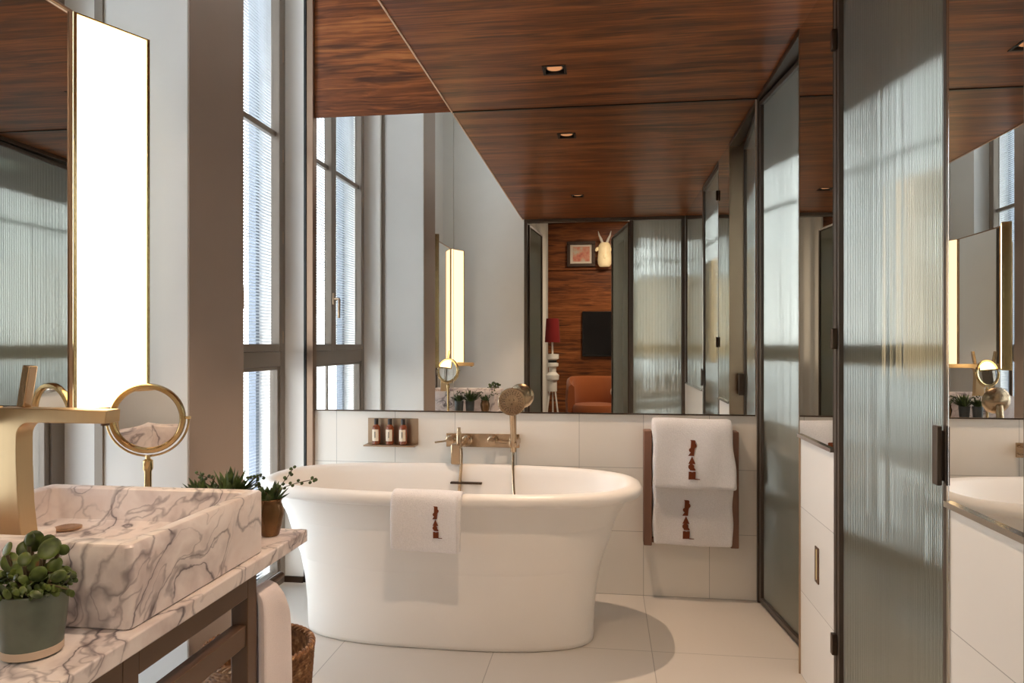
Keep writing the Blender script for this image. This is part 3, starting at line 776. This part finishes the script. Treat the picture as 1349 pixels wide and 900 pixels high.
# small towel draped over the front rim of the bath: path in (y,z)
tw = empty('bath_towel', (-.658, 2.53, .65), 'small white logo towel draped over the bathtub front rim', 'towel')
path = [(2.66, .50), (2.63, .56), (2.615, .625), (2.60, .645), (2.573, .6535), (2.545, .645), (2.531, .625), (2.527, .59), (2.525, .54), (2.528, .49), (2.533, .432)]
def polyline(path, t):
    L = [0]
    for a, b in zip(path, path[1:]): L.append(L[-1]+math.dist(a, b))
    s = t*L[-1]
    for i in range(len(path)-1):
        if s <= L[i+1]+1e-9:
            q = (s-L[i])/(L[i+1]-L[i]); a, b = path[i], path[i+1]
            d = ((b[0]-a[0])/(L[i+1]-L[i]), (b[1]-a[1])/(L[i+1]-L[i]))
            return (a[0]+(b[0]-a[0])*q, a[1]+(b[1]-a[1])*q), d
def fn(u, v):
    p, d = polyline(path, v)
    x = -.795+.270*u
    x += (.012*(1-v)*(u-.5)*0) - .004*(v-.5)*(1 if u > .9 else 0)
    return (x, p[0]-.003*math.sin(u*7+v*2), p[1]-.004*u), (0, d[1], -d[0])
sheet(fn, 16, 22, .012, 'towel_cloth', M['towel'], tw)
f2 = MB()
for a in (0,):
    for uu in (.93, .965):
        pts = []
        for i in range(14):
            (y, z), d = polyline(path, .42+.57*i/13); x = -.795+.27*uu
            pts.append((x, y-.0075-.003*math.sin(uu*7+1), z-.004*uu))
        f2.tube(pts, .0022, 6)
f2.build('hem', M['towel'], tw)
logo((-.618, 2.516, .488), (1, 0, 0), (0, -.005, 1), (0, -1, 0), .118, tw)

# towel rack with two towels
rk = empty('towel_rack', (.395, D, .26), 'brown leather covered wall towel rack near the corner', 'towel rack')
for x0, x1 in ((.180, .218), (.575, .612)):
    box(x0, x1, D-.075, D, .262, .800).build('side_rail', M['leather'], rk, bevel=.004)
for z in (.775, .545):
    MB().tube([(.218, D-.045, z), (.575, D-.045, z)], .011, 12).build('bar', M['leather'], rk)
box(.218, .575, D-.02, D, .262, .285).build('bottom_rail', M['leather'], rk, bevel=.003)
def rack_towel(label, zt, zb, xa, xb, xa2, xb2, lx, lz, sh, tk=.03, bulge=0.):
    t = empty('hanging_towel', ((xa+xb)/2, D-.07, zb), label, 'towel')
    yb = D-.045; r = .011+tk/2+.002
    pth = [(yb+r, zb+.06), (yb+r, zt-.02)] + [(yb+r*math.cos(a), zt-.02+r*math.sin(a)*1.15) for a in [PI*k/6 for k in range(1, 6)]] + [(yb-r, zt-.02), (yb-r-bulge*.5, (zt+zb)/2), (yb-r-bulge, zb)]
    def fn(u, v):
        p, d = polyline(pth, v)
        q = max(0, min(1, (zt-p[1])/(zt-zb)))
        x0 = xa+(xa2-xa)*q; x1 = xb+(xb2-xb)*q
        x = x0+(x1-x0)*u + .003*math.sin(v*21+u*3)
        y = p[0] + .0035*math.sin(u*9+v*7)
        return (x, y, p[1]+.003*math.sin(u*5+1)), (0, d[1], -d[0])
    sheet(fn, 18, 26, tk, 'towel_cloth', M['towel'], t)
    lut = []
    for i in range(61):
        v = .5+.5*i/60; (p, n) = fn(.47, v); lut.append((p[2], p[1]-tk/2))
    def ys(x, z):
        q = min(lut, key=lambda a: abs(a[0]-z)); return q[1]-.0035
    logo((lx, 0, lz), (1, 0, 0), (0, 0, 1), (0, -1, 0), .178, t, sh, ys)
    return t
rack_towel('upper white logo towel hanging on the brown rack', .835, .535, .218, .580, .222, .602, .395, .585, .05, .032, .028)
rack_towel('lower white logo towel hanging on the brown rack', .575, .268, .222, .588, .222, .585, .372, .305, .03, .026, .004)

# ------------------------------------------------------------------ vanity
CX0, CX1, CY0, CY1 = -1.45, -.802, .62, 1.81
ct = MB().box(CX0, CX1, CY0, CY1, .667, .70)
tag(ct.build('countertop', M['marble'], bevel=.003, origin=(-1.1, 1.2, .667)), 'veined marble slab countertop on bronze frame', 'countertop')
vf = empty('vanity_stand', (-1.1, 1.33, 0), 'dark bronze metal frame carrying the marble countertop', 'frame')
for y in (1.105, 1.53, .66):
    for x in (-.866, -1.40):
        box(x, x+.042, y, y+.042, 0, .666).build('leg', M['vanity_metal'], vf, bevel=.002)
r = MB()
for x in (-.866, -1.40):
    for (a, b) in ((1.147, 1.53), (.702, 1.105)):
        box(x, x+.042, a, b, .612, .666).build('top_rail', M['vanity_metal'], vf, bevel=.002)
        box(x+.004, x+.038, a, b, .50, .548).build('lower_rail', M['vanity_metal'], vf, bevel=.002)
for y in (1.105, 1.53, .66):
    box(-1.358, -.866, y+.004, y+.038, .62, .666).build('cross_rail', M['vanity_metal'], vf, bevel=.002)
MB().tube([(-.842, 1.572, .598), (-.842, 1.735, .598)], .009, 12).build('towel_bar', M['vanity_metal'], vf)

# towel hanging from the bar at the end of the frame
vt = empty('hand_towel', (-.842, 1.65, .1), 'plain pinkish white towel hanging beside the vanity leg', 'towel')
def fnv(u, v):
    zt = .612; zb = .07; r = .021
    sag = .10*max(0, (u-.45)/.55)**2.4
    pth = [(r, zb), (r, zt-.03)] + [(r*math.cos(a), zt-.03+.03*math.sin(a)) for a in [PI*k/8 for k in range(1, 8)]] + [(-r, zt-.03), (-r, zb)]
    p, d = polyline(pth, v)
    q = (p[1]-zb)/(zt-zb)
    y = 1.585+.142*u + .018*u*(1-q)
    return (-.842+p[0]*(1+.12*math.sin(u*6+p[1]*5)), y, p[1]-sag*q**3), (d[1], 0, -d[0])
sheet(fnv, 14, 34, .02, 'towel_cloth', M['towel_pink'], vt)

# basin: thick marble trough
bs = empty('basin', (-1.10, 1.36, .70), 'rectangular veined marble vessel basin on the countertop', 'basin')
BX0, BX1, BY0, BY1, BZ0, BZ1 = -1.385, -.822, 1.12, 1.60, .7005, .85
def rrect(x0, x1, y0, y1, z, r, n=5):
    pts = []
    for cx, cy, a0 in ((x1-r, y1-r, 0), (x0+r, y1-r, PI/2), (x0+r, y0+r, PI), (x1-r, y0+r, 1.5*PI)):
        for k in range(n+1):
            a = a0+PI/2*k/n; pts.append((cx+r*math.cos(a), cy+r*math.sin(a), z))
    return pts
R = []
for dz, ins in ((0, .003), (.003, 0), (.1, 0), (.144, 0), (.149, .004)): R.append(rrect(BX0+ins, BX1-ins, BY0+ins, BY1-ins, BZ0+dz, .012))
for z, ix in ((.8495, .026), (.846, .030), (.80, .036), (.775, .044), (.766, .062), (.762, .10)): R.append(rrect(BX0+ix, BX1-ix, BY0+ix+.012, BY1-ix, z, .02))
MB().loft(R).build('basin_body', M['marble'], bs, angle=40)
MB().lathe([(.0, .0), (.026, .0), (.030, .003), (.030, .006), (.022, .008), (.0, .006)], (-1.265, 1.505, .763), 24).build('drain', M['drainm'], bs)
box(-1.35, -1.215, 1.265, 1.415, .758, .795).build('tap_ledge', M['marble'], bs, bevel=.006)

# basin faucet
fc = empty('basin_faucet', (-1.26, 1.35, .795), 'tall square brushed brass basin faucet with long spout', 'faucet')
prof = [(-1.292, .7955), (-1.224, .7955), (-1.232, .86), (-1.236, .95), (-1.236, 1.0)]
prof += [(-1.206-.03*math.cos(PI/2*k/6), 1.006+.03*math.sin(PI/2*k/6)) for k in range(1, 7)]
prof += [(-1.03, 1.0365), (-1.028, 1.064), (-1.292, 1.067)]
MB().prism(prof, (0, 1.328, 0), (1, 0, 0), (0, 0, 1), (0, .044, 0)).build('faucet_body', M['brass'], fc, bevel=.002)
MB().lathe([(0, 0), (.009, 0), (.009, .006), (0, .006)], (-1.048, 1.35, 1.0305), 16).build('aerator', M['vanity_metal'], fc)
MB().obox((-1.231, 1.35, 1.112), (.009*.985, 0, -.009*.17), (0, .011, 0), (.045*.17, 0, .045*.985)).build('lever', M['champagne'], fc, bevel=.002)

# ------------------------------------------------------------------ vanity mirror and lit panel
XM = -1.30; Z0, Z1 = 1.033, 2.024; YN = .98
vm = empty('vanity_mirror', (XM-.02, 1.27, Z0), 'tall vanity mirror between two lit panels, above the basin', 'mirror')
box(XM-.004, XM, YN+.012, 1.548, Z0+.008, Z1-.008).build('mirror_glass', M['mirror'], vm, smooth=False)
box(XM-.03, XM-.004, YN, 1.56, Z0, Z1).build('backing', M['trimcu'], vm, bevel=.002)
f = MB(); f.box(XM-.004, XM+.003, 1.548, 1.56, Z0, Z1).box(XM-.004, XM+.003, YN+.012, 1.548, Z1-.008, Z1).box(XM-.004, XM+.003, YN+.012, 1.548, Z0, Z0+.008).box(XM-.004, XM+.003, YN, YN+.012, Z0, Z1)
f.build('frame', M['trimcu'], vm, bevel=.001)
for y in (1.04, 1.48):
    MB().tube([(XM-.11, y, .70), (XM-.11, y, Z1-.1)], .012, 10).build('support_post', M['bronze'], vm)
    MB().tube([(XM-.11, y, Z1-.15), (XM-.028, y, Z1-.15)], .01, 8).build('bracket', M['bronze'], vm)
# two shallow lit boxes, angled into the room at either end of the mirror
def light_panel(A_, B_, label, flip):
    dirv = (B_-A_).normalized(); Wd = (B_-A_).length; k = -1 if flip else 1
    lx = empty('light_panel', A_, label, 'light', 'lit panels at the vanity mirror', rz=math.atan2(dirv.y, dirv.x))
    t = .0085; dp = .05
    def bb(m, x0, x1, y0, y1, z0, z1): return m.box(x0, x1, min(k*y0, k*y1), max(k*y0, k*y1), z0, z1)
    f = MB()
    bb(f, 0, t, 0, .012, Z0, Z1); bb(f, Wd-t, Wd, 0, .012, Z0, Z1); bb(f, t, Wd-t, 0, .012, Z0, Z0+t); bb(f, t, Wd-t, 0, .012, Z1-t*.5, Z1)
    bb(f, 0, .008, .012, dp, Z0, Z1); bb(f, .008, Wd-.006, .012, dp, Z1-.006, Z1); bb(f, .008, Wd-.006, .012, dp, Z0, Z0+.006)
    bb(f, 0, Wd, dp, dp+.006, Z0, Z1); bb(f, Wd-.006, Wd, .012, dp, Z0, Z1)
    f.build('frame', M['gold'], lx, bevel=.001)
    bb(MB(), t, Wd-t, .004, .008, Z0+t, Z1-t*.5).build('diffuser', M['light_dim' if flip else 'light'], lx, smooth=False)
light_panel(Vector((-1.297, 1.562, 0)), Vector((-1.216, 1.738, 0)), 'glowing fluted light panel beside the pier in slim gold frame', False)
light_panel(Vector((-1.297, YN-.002, 0)), Vector((-1.216, YN-.178, 0)), 'glowing light panel at the doorway end of vanity mirror, seen reflected', True)

# ------------------------------------------------------------------ magnifying mirror on stand
MC = Vector((-1.166, 1.658, 1.012))
mg = empty('magnifying_mirror', (MC.x, MC.y, .70), 'round gold framed magnifying mirror on a stand behind basin', 'mirror')
nrm = Vector((.33, -.94, -.075)).normalized(); uu = nrm.cross(Vector((0, 0, 1))).normalized(); vv = uu.cross(nrm).normalized()
axm = (uu, vv, nrm)
MB().lathe([(.076, -.006), (.086, -.008), (.0905, -.004), (.0905, .006), (.088, .010), (.080, .0105), (.0765, .006), (.076, .002)], MC, 48, axm, cap0=False, cap1=False).build('ring_frame', M['gold'], mg, angle=50)
MB().lathe([(0, -.005), (.0775, -.005), (.0775, .002), (0, .0035)], MC, 48, axm).build('mirror_disc', M['mirror_s'], mg)
yk = [MC + (uu*math.cos(a) + vv*math.sin(a))*.098 for a in [PI+PI*k/24 for k in range(25)]]
MB().tube(yk, .0028, 8).build('yoke', M['gold'], mg)
for sx in (-1, 1):
    MB().tube([MC+uu*sx*.088, MC+uu*sx*.103], .004, 8).build('pivot', M['gold'], mg)
c = MC - Vector((0, 0, .098))
MB().lathe([(0, .004), (.006, .004), (.006, -.006), (.012, -.010), (.0125, -.032), (.009, -.038), (.009, .7065-c.z), (.035, .705-c.z), (.036, .7008-c.z), (0, .7008-c.z)][::-1], c, 24).build('stand', M['gold'], mg)

# ------------------------------------------------------------------ plants
def pot(parent, prof, c, mat, soil_r, soil_z, name='pot'):
    p = MB().lathe(prof, c, 32, cap1=False).build(name, mat, parent)
    MB().lathe([(0, soil_z-.006), (soil_r, soil_z-.006), (soil_r*.9, soil_z), (0, soil_z+.002)], c, 20).build('soil', M['soil'], parent)
    return p
def leafpt(mb, base, tip, w, th):
    """pointed fleshy leaf"""
    base, tip = Vector(base), Vector(tip); d = tip-base; L = d.length; d.normalize()
    s = d.cross(Vector((0, 0, 1))); s = s.normalized() if s.length > .01 else Vector((1, 0, 0)); n = s.cross(d).normalized()
    rings = []
    for t, k in ((0, .45), (.2, .8), (.45, 1), (.7, .75), (.9, .32), (1, .03)):
        c = base+d*L*t - n*(.12*L*(t*t-t))
        rings.append([c+s*w*k, c+n*th*k*.6, c-s*w*k, c-n*th*k])
    mb.loft(rings)
# jade plant in the grey green pot
c = Vector((-.922, 1.022, .7005))
jp = empty('potted_jade', c, 'round leaved jade plant in grey green pot on near counter', 'plant', 'potted plants on the vanity')
pot(jp, [(0, 0), (.036, 0), (.043, .003), (.0435, .016), (.0475, .05), (.0505, .08), (.0505, .102), (.049, .104), (.047, .102), (.046, .09)], c, M['potgreen'], .0465, .094)
MB().lathe([(.0365, .0004), (.0437, .0034), (.0442, .0155), (.0438, .016)], c, 32, cap0=False, cap1=False).build('unglazed_foot', M['potbase'], jp)
fo = MB(); st = MB(); random.seed(3)
big = [(.012, -.01, .15, .019, .4), (-.012, -.015, .135, .02, -.6), (.028, -.02, .135, .018, .8), (-.036, -.01, .17, .016, -.6), (.0, -.005, .185, .015, .1), (.055, -.01, .13, .015, 1.2), (-.05, -.01, .125, .015, -1.2), (-.006, .01, .178, .023, .2), (.035, -.005, .172, .024, .5), (-.030, -.012, .150, .021, -.4), (.018, .012, .176, .018, .3), (-.022, .008, .164, .018, -.2), (.052, .004, .168, .014, 1.1), (.04, .0, .145, .016, .7),
       (-.045, .0, .142, .014, -1.0), (.004, -.02, .158, .015, 0)]
for (x, y, z, rr, lean) in big:
    n = Vector((.35+random.uniform(-.7, .7), -.9, random.uniform(-.1, .7))).normalized()
    a = n.cross(Vector((math.sin(lean), 0, math.cos(lean)))).normalized(); b = a.cross(n).normalized()
    p = c+Vector((x, y, z))
    rr *= .72; fo.ellipsoid(p, a*rr*.9, n*.0026, b*rr*1.08, 12, 8)
    st.tube([c+Vector((x*.3, y*.3, .09)), p-b*rr], .003, 6)
for i in range(230):
    a = random.uniform(0, 2*PI); r = .058*math.sqrt(random.random()); z = .104+.05*random.random()*(1-r/.08)
    rr = random.uniform(.004, .0095)
    n = Vector((random.uniform(-1, 1), random.uniform(-1, .3), random.uniform(0, 1))).normalized()
    t = n.orthogonal().normalized(); b = n.cross(t)
    fo.ellipsoid(c+Vector((r*math.cos(a), r*math.sin(a), z)), t*rr*.75, n*.0018, b*rr*1.1, 7, 5)
for i in range(9):
    x = .035+.007*i; fo.ellipsoid(c+Vector((x, -.02-.004*math.sin(i), .118-.0012*i)), (.005, 0, 0), (0, .003, 0), (0, 0, .006), 7, 5)
st.tube([c+Vector((.0, -.01, .1)), c+Vector((.05, -.02, .12)), c+Vector((.09, -.022, .112))], .0015, 5)
fo.build('foliage', M['jade'], jp); st.build('stems', M['stemm'], jp)

# succulent with trailing sprigs in copper pot beyond the basin
c = Vector((-.872, 1.735, .7005))
cp = empty('potted_succulent', c, 'trailing succulent in copper brown pot at the counter end', 'plant', 'potted plants on the vanity')
pot(cp, [(0, 0), (.020, 0), (.023, .003), (.030, .03), (.0345, .055), (.0345, .068), (.030, .082), (.0285, .088), (.031, .096), (.030, .0975), (.0275, .094), (.026, .085)], c, M['potbrown'], .0265, .088)
fo = MB(); st = MB(); random.seed(11)
for i in range(46):
    a = random.uniform(0, 2*PI); el = random.uniform(.25, 1.3); L = random.uniform(.03, .058)
    d = Vector((math.cos(a)*math.cos(el), math.sin(a)*math.cos(el), math.sin(el)))
    leafpt(fo, c+Vector((math.cos(a)*.012, math.sin(a)*.012, .086)), c+Vector((0, 0, .09))+d*L, .0085, .004)
for (path_) in ([(0, 0, .10), (.04, .01, .128), (.075, .0, .140), (.115, -.012, .150), (.135, -.02, .158)], [(0, 0, .1), (.035, -.01, .135), (.06, -.02, .162), (.072, -.02, .180)],
                [(0, 0, .1), (-.03, 0, .13), (-.045, .01, .14)]):
    P_ = [c+Vector(p) for p in path_]
    st.tube(P_, .0011, 5)
    for i in range(9):
        t = .25+.75*i/8; k = min(int(t*(len(P_)-1)), len(P_)-2); q = P_[k].lerp(P_[k+1], t*(len(P_)-1)-k)
        s = random.choice((-1, 1))
        fo.ellipsoid(q+Vector((random.uniform(-.006, .006), 0, s*.005)), (.0048, 0, .001), (0, .002, 0), (0, 0, .0042), 7, 5)
fo.build('foliage', M['leaf'], cp); st.build('stems', M['stemm'], cp)

# aloe like plants in dark pots behind the basin
def aloe(c, label, n, hh, seed, rr=.034, sprigs=True):
    c = Vector(c); random.seed(seed)
    e = empty('potted_aloe', c, label, 'plant', 'potted plants on the vanity')
    pot(e, [(0, 0), (rr*.8, 0), (rr*.84, .003), (rr, .085), (rr, .09), (rr*.93, .09), (rr*.9, .08)], c, M['potdark'], rr*.9, .082)
    fo = MB(); st = MB()
    for i in range(n):
        a = random.uniform(0, 2*PI); el = random.uniform(.35, 1.35); L = random.uniform(.6, 1)*hh
        d = Vector((math.cos(a)*math.cos(el)*1.15, math.sin(a)*math.cos(el)*.5, math.sin(el)))
        leafpt(fo, c+Vector((math.cos(a)*.01, math.sin(a)*.01, .084)), c+Vector((0, 0, .086))+d*L, .0115, .0045)
    if sprigs:
        for sg in (-1, 1):
            P_ = [c+Vector((0, 0, .09)), c+Vector((sg*.05, 0, .145)), c+Vector((sg*.095, 0, .155))]
            st.tube(P_, .0011, 5)
            for i in range(8):
                t = .3+.7*i/7; q = P_[0].lerp(P_[1], min(1, t*2)) if t < .5 else P_[1].lerp(P_[2], t*2-1)
                fo.ellipsoid(q+Vector((0, 0, random.choice((-.005, .005)))), (.005, 0, .001), (0, .002, 0), (0, 0, .0042), 7, 5)
        st.build('stems', M['stemm'], e)
    fo.build('foliage', M['leaf'], e)
aloe((-.985, 1.735, .7005), 'spiky aloe plant in dark pot behind the basin', 40, .105, 5)
aloe((-1.064, 1.745, .7005), 'low leafy plant in dark pot between aloe and magnifying mirror', 26, .08, 6, .033, False)

# ------------------------------------------------------------------ wicker basket
c = Vector((-1.0, 1.915, 0.001))
wb = empty('wicker_basket', c, 'round brown woven wicker waste basket behind the vanity frame', 'basket')
NR, NS = 34, 96; Hh = .33
rings = []
def rad(z): return .128+.030*(z/Hh)**.8
for i in range(NR+1):
    z = .004+(Hh-.012)*i/NR
    for q in (0, .5):
        if i == NR and q: break
        zz = z+(Hh-.012)/NR*q
        rings.append([(c.x+(rad(zz)+(.0042*math.sin(NS/2*th+PI*(i % 2)) if q == .5 else -.002))*math.cos(th), c.y+(rad(zz)+(.0042*math.sin(NS/2*th+PI*(i % 2)) if q == .5 else -.002))*math.sin(th), c.z+zz) for th in [2*PI*(k+.5)/NS/1 for k in range(NS)]])
inn = [[(c.x+(rad(zz)-.012)*math.cos(2*PI*k/NS), c.y+(rad(zz)-.012)*math.sin(2*PI*k/NS), c.z+zz) for k in range(NS)] for zz in (Hh-.008, .2, .1, .015)]
MB().loft(rings+inn).build('woven_body', M['wicker'], wb, angle=60)
rb = MB()
for s_ in range(3):
    pts = [(c.x+(.151+.006*math.cos(18*a+2.1*s_))*math.cos(a), c.y+(.151+.006*math.cos(18*a+2.1*s_))*math.sin(a), c.z+Hh-.006+.006*math.sin(18*a+2.1*s_)) for a in [2*PI*k/160 for k in range(161)]]
    rb.tube(pts, .0048, 6)
rb.build('braided_rim', M['wicker'], wb)

# ------------------------------------------------------------------ downlights
def downlight(x, y, label):
    e = empty('downlight', (x, y, ZC), label, 'ceiling light', 'recessed ceiling downlights')
    f = MB(); z0, z1 = ZC-.003, ZC+.10; a, b = hw+.004, hw-.007
    f.box(x-a, x+a, y-a, y-b, z0, ZC).box(x-a, x+a, y+b, y+a, z0, ZC).box(x-a, x-b, y-b, y+b, z0, ZC).box(x+b, x+a, y-b, y+b, z0, ZC)
    f.build('bezel', M['black'], e, bevel=.0008)
    f = MB(); c = hw-.002
    f.box(x-c, x+c, y-c, y-b, ZC, z1).box(x-c, x+c, y+b, y+c, ZC, z1).box(x-c, x-b, y-b, y+b, ZC, z1).box(x+b, x+c, y-b, y+b, ZC, z1).box(x-b, x+b, y-b, y+b, z1-.01, z1)
    f.build('recess', M['black'], e, smooth=False)
    MB().lathe([(0, .001), (.033, .001), (.036, .0), (.036, .02), (0, .02)], (x, y, ZC+.007), 28).build('reflector', M['champagne'], e)
    MB().lathe([(0, 0), (.031, 0), (.031, .003), (0, .003)], (x, y, ZC+.0065), 24).build('lens', M['lens'], e)
    L = bpy.data.lights.new('downlight_beam', 'SPOT'); L.energy = 78; L.color = (1, .72, .5); L.spot_size = math.radians(95); L.spot_blend = .35; L.shadow_soft_size = .012
    o = bpy.data.objects.new('downlight_beam', L); COL.objects.link(o); o.location = (x, y, ZC+.004)
    return e
downlight(-.21, 2.93, 'square recessed downlight above the bathtub')
downlight(-.21, 1.36, 'square recessed downlight nearer the doorway, seen in the mirror')

# ------------------------------------------------------------------ daylight
wd = bpy.data.worlds.new('sky'); S.world = wd; wd.use_nodes = True
nt = wd.node_tree; nt.nodes.clear(); g = G(nt)
out = nt.nodes.new('ShaderNodeOutputWorld'); bg = g.n('ShaderNodeBackground'); g.l(bg.outputs[0], out.inputs[0])
sep = g.n('ShaderNodeSeparateXYZ'); g.l(g.coord('Generated'), sep.inputs[0])
cl = g.ramp(g.math('MULTIPLY_ADD', sep.outputs[2], .5, .5), [(.0, (.12, .12, .12)), (.485, (.5, .5, .5)), (.51, (1, .99, .98)), (.70, (.95, .96, .98)), (1.0, (.84, .9, 1.0))])
g.l(cl, bg.inputs[0]); bg.inputs[1].default_value = 9.0

def portal(x, y0, y1, z0, z1):
    L = bpy.data.lights.new('sky_portal', 'AREA'); L.shape = 'RECTANGLE'; L.size = z1-z0; L.size_y = y1-y0
    o = bpy.data.objects.new('sky_portal', L); COL.objects.link(o)
    o.location = (x, (y0+y1)/2, (z0+z1)/2); o.rotation_euler = (0, -PI/2, 0)
    L.cycles.is_portal = True
for (a, b) in W: portal(-1.74, a, b, .0, ZV)
portal(-1.98, -2.5, -.5, 0, BZ)
def room_fill(x, y, z, s, e, c=(1, .82, .62)):
    L = bpy.data.lights.new('fill_light', 'AREA'); L.size = s; L.energy = e; L.color = c
    o = bpy.data.objects.new('fill_light', L); COL.objects.link(o); o.location = (x, y, z)
room_fill(.5, -1.6, BZ-.02, .5, 60)  # unseen area light added to brighten the bedroom
room_fill(1.25, 1.5, ZC-.02, .3, 2.0, (1, .88, .7))  # this and the next: weak unseen fill added behind the glass doors
room_fill(1.25, 3.0, ZC-.02, .3, 1.2, (.95, 1, .9))

# ------------------------------------------------------------------ render look
S.view_settings.view_transform = 'Standard'; S.view_settings.look = 'None'
S.view_settings.gamma = 1; S.view_settings.exposure = 0.10; S.view_settings.use_curve_mapping = False
cy = S.cycles
cy.use_denoising = True
cy.max_bounces = 14; cy.diffuse_bounces = 6; cy.glossy_bounces = 8; cy.transmission_bounces = 8; cy.transparent_max_bounces = 24
cy.caustics_reflective = True; cy.caustics_refractive = False; cy.sample_clamp_indirect = 6; cy.blur_glossy = .5
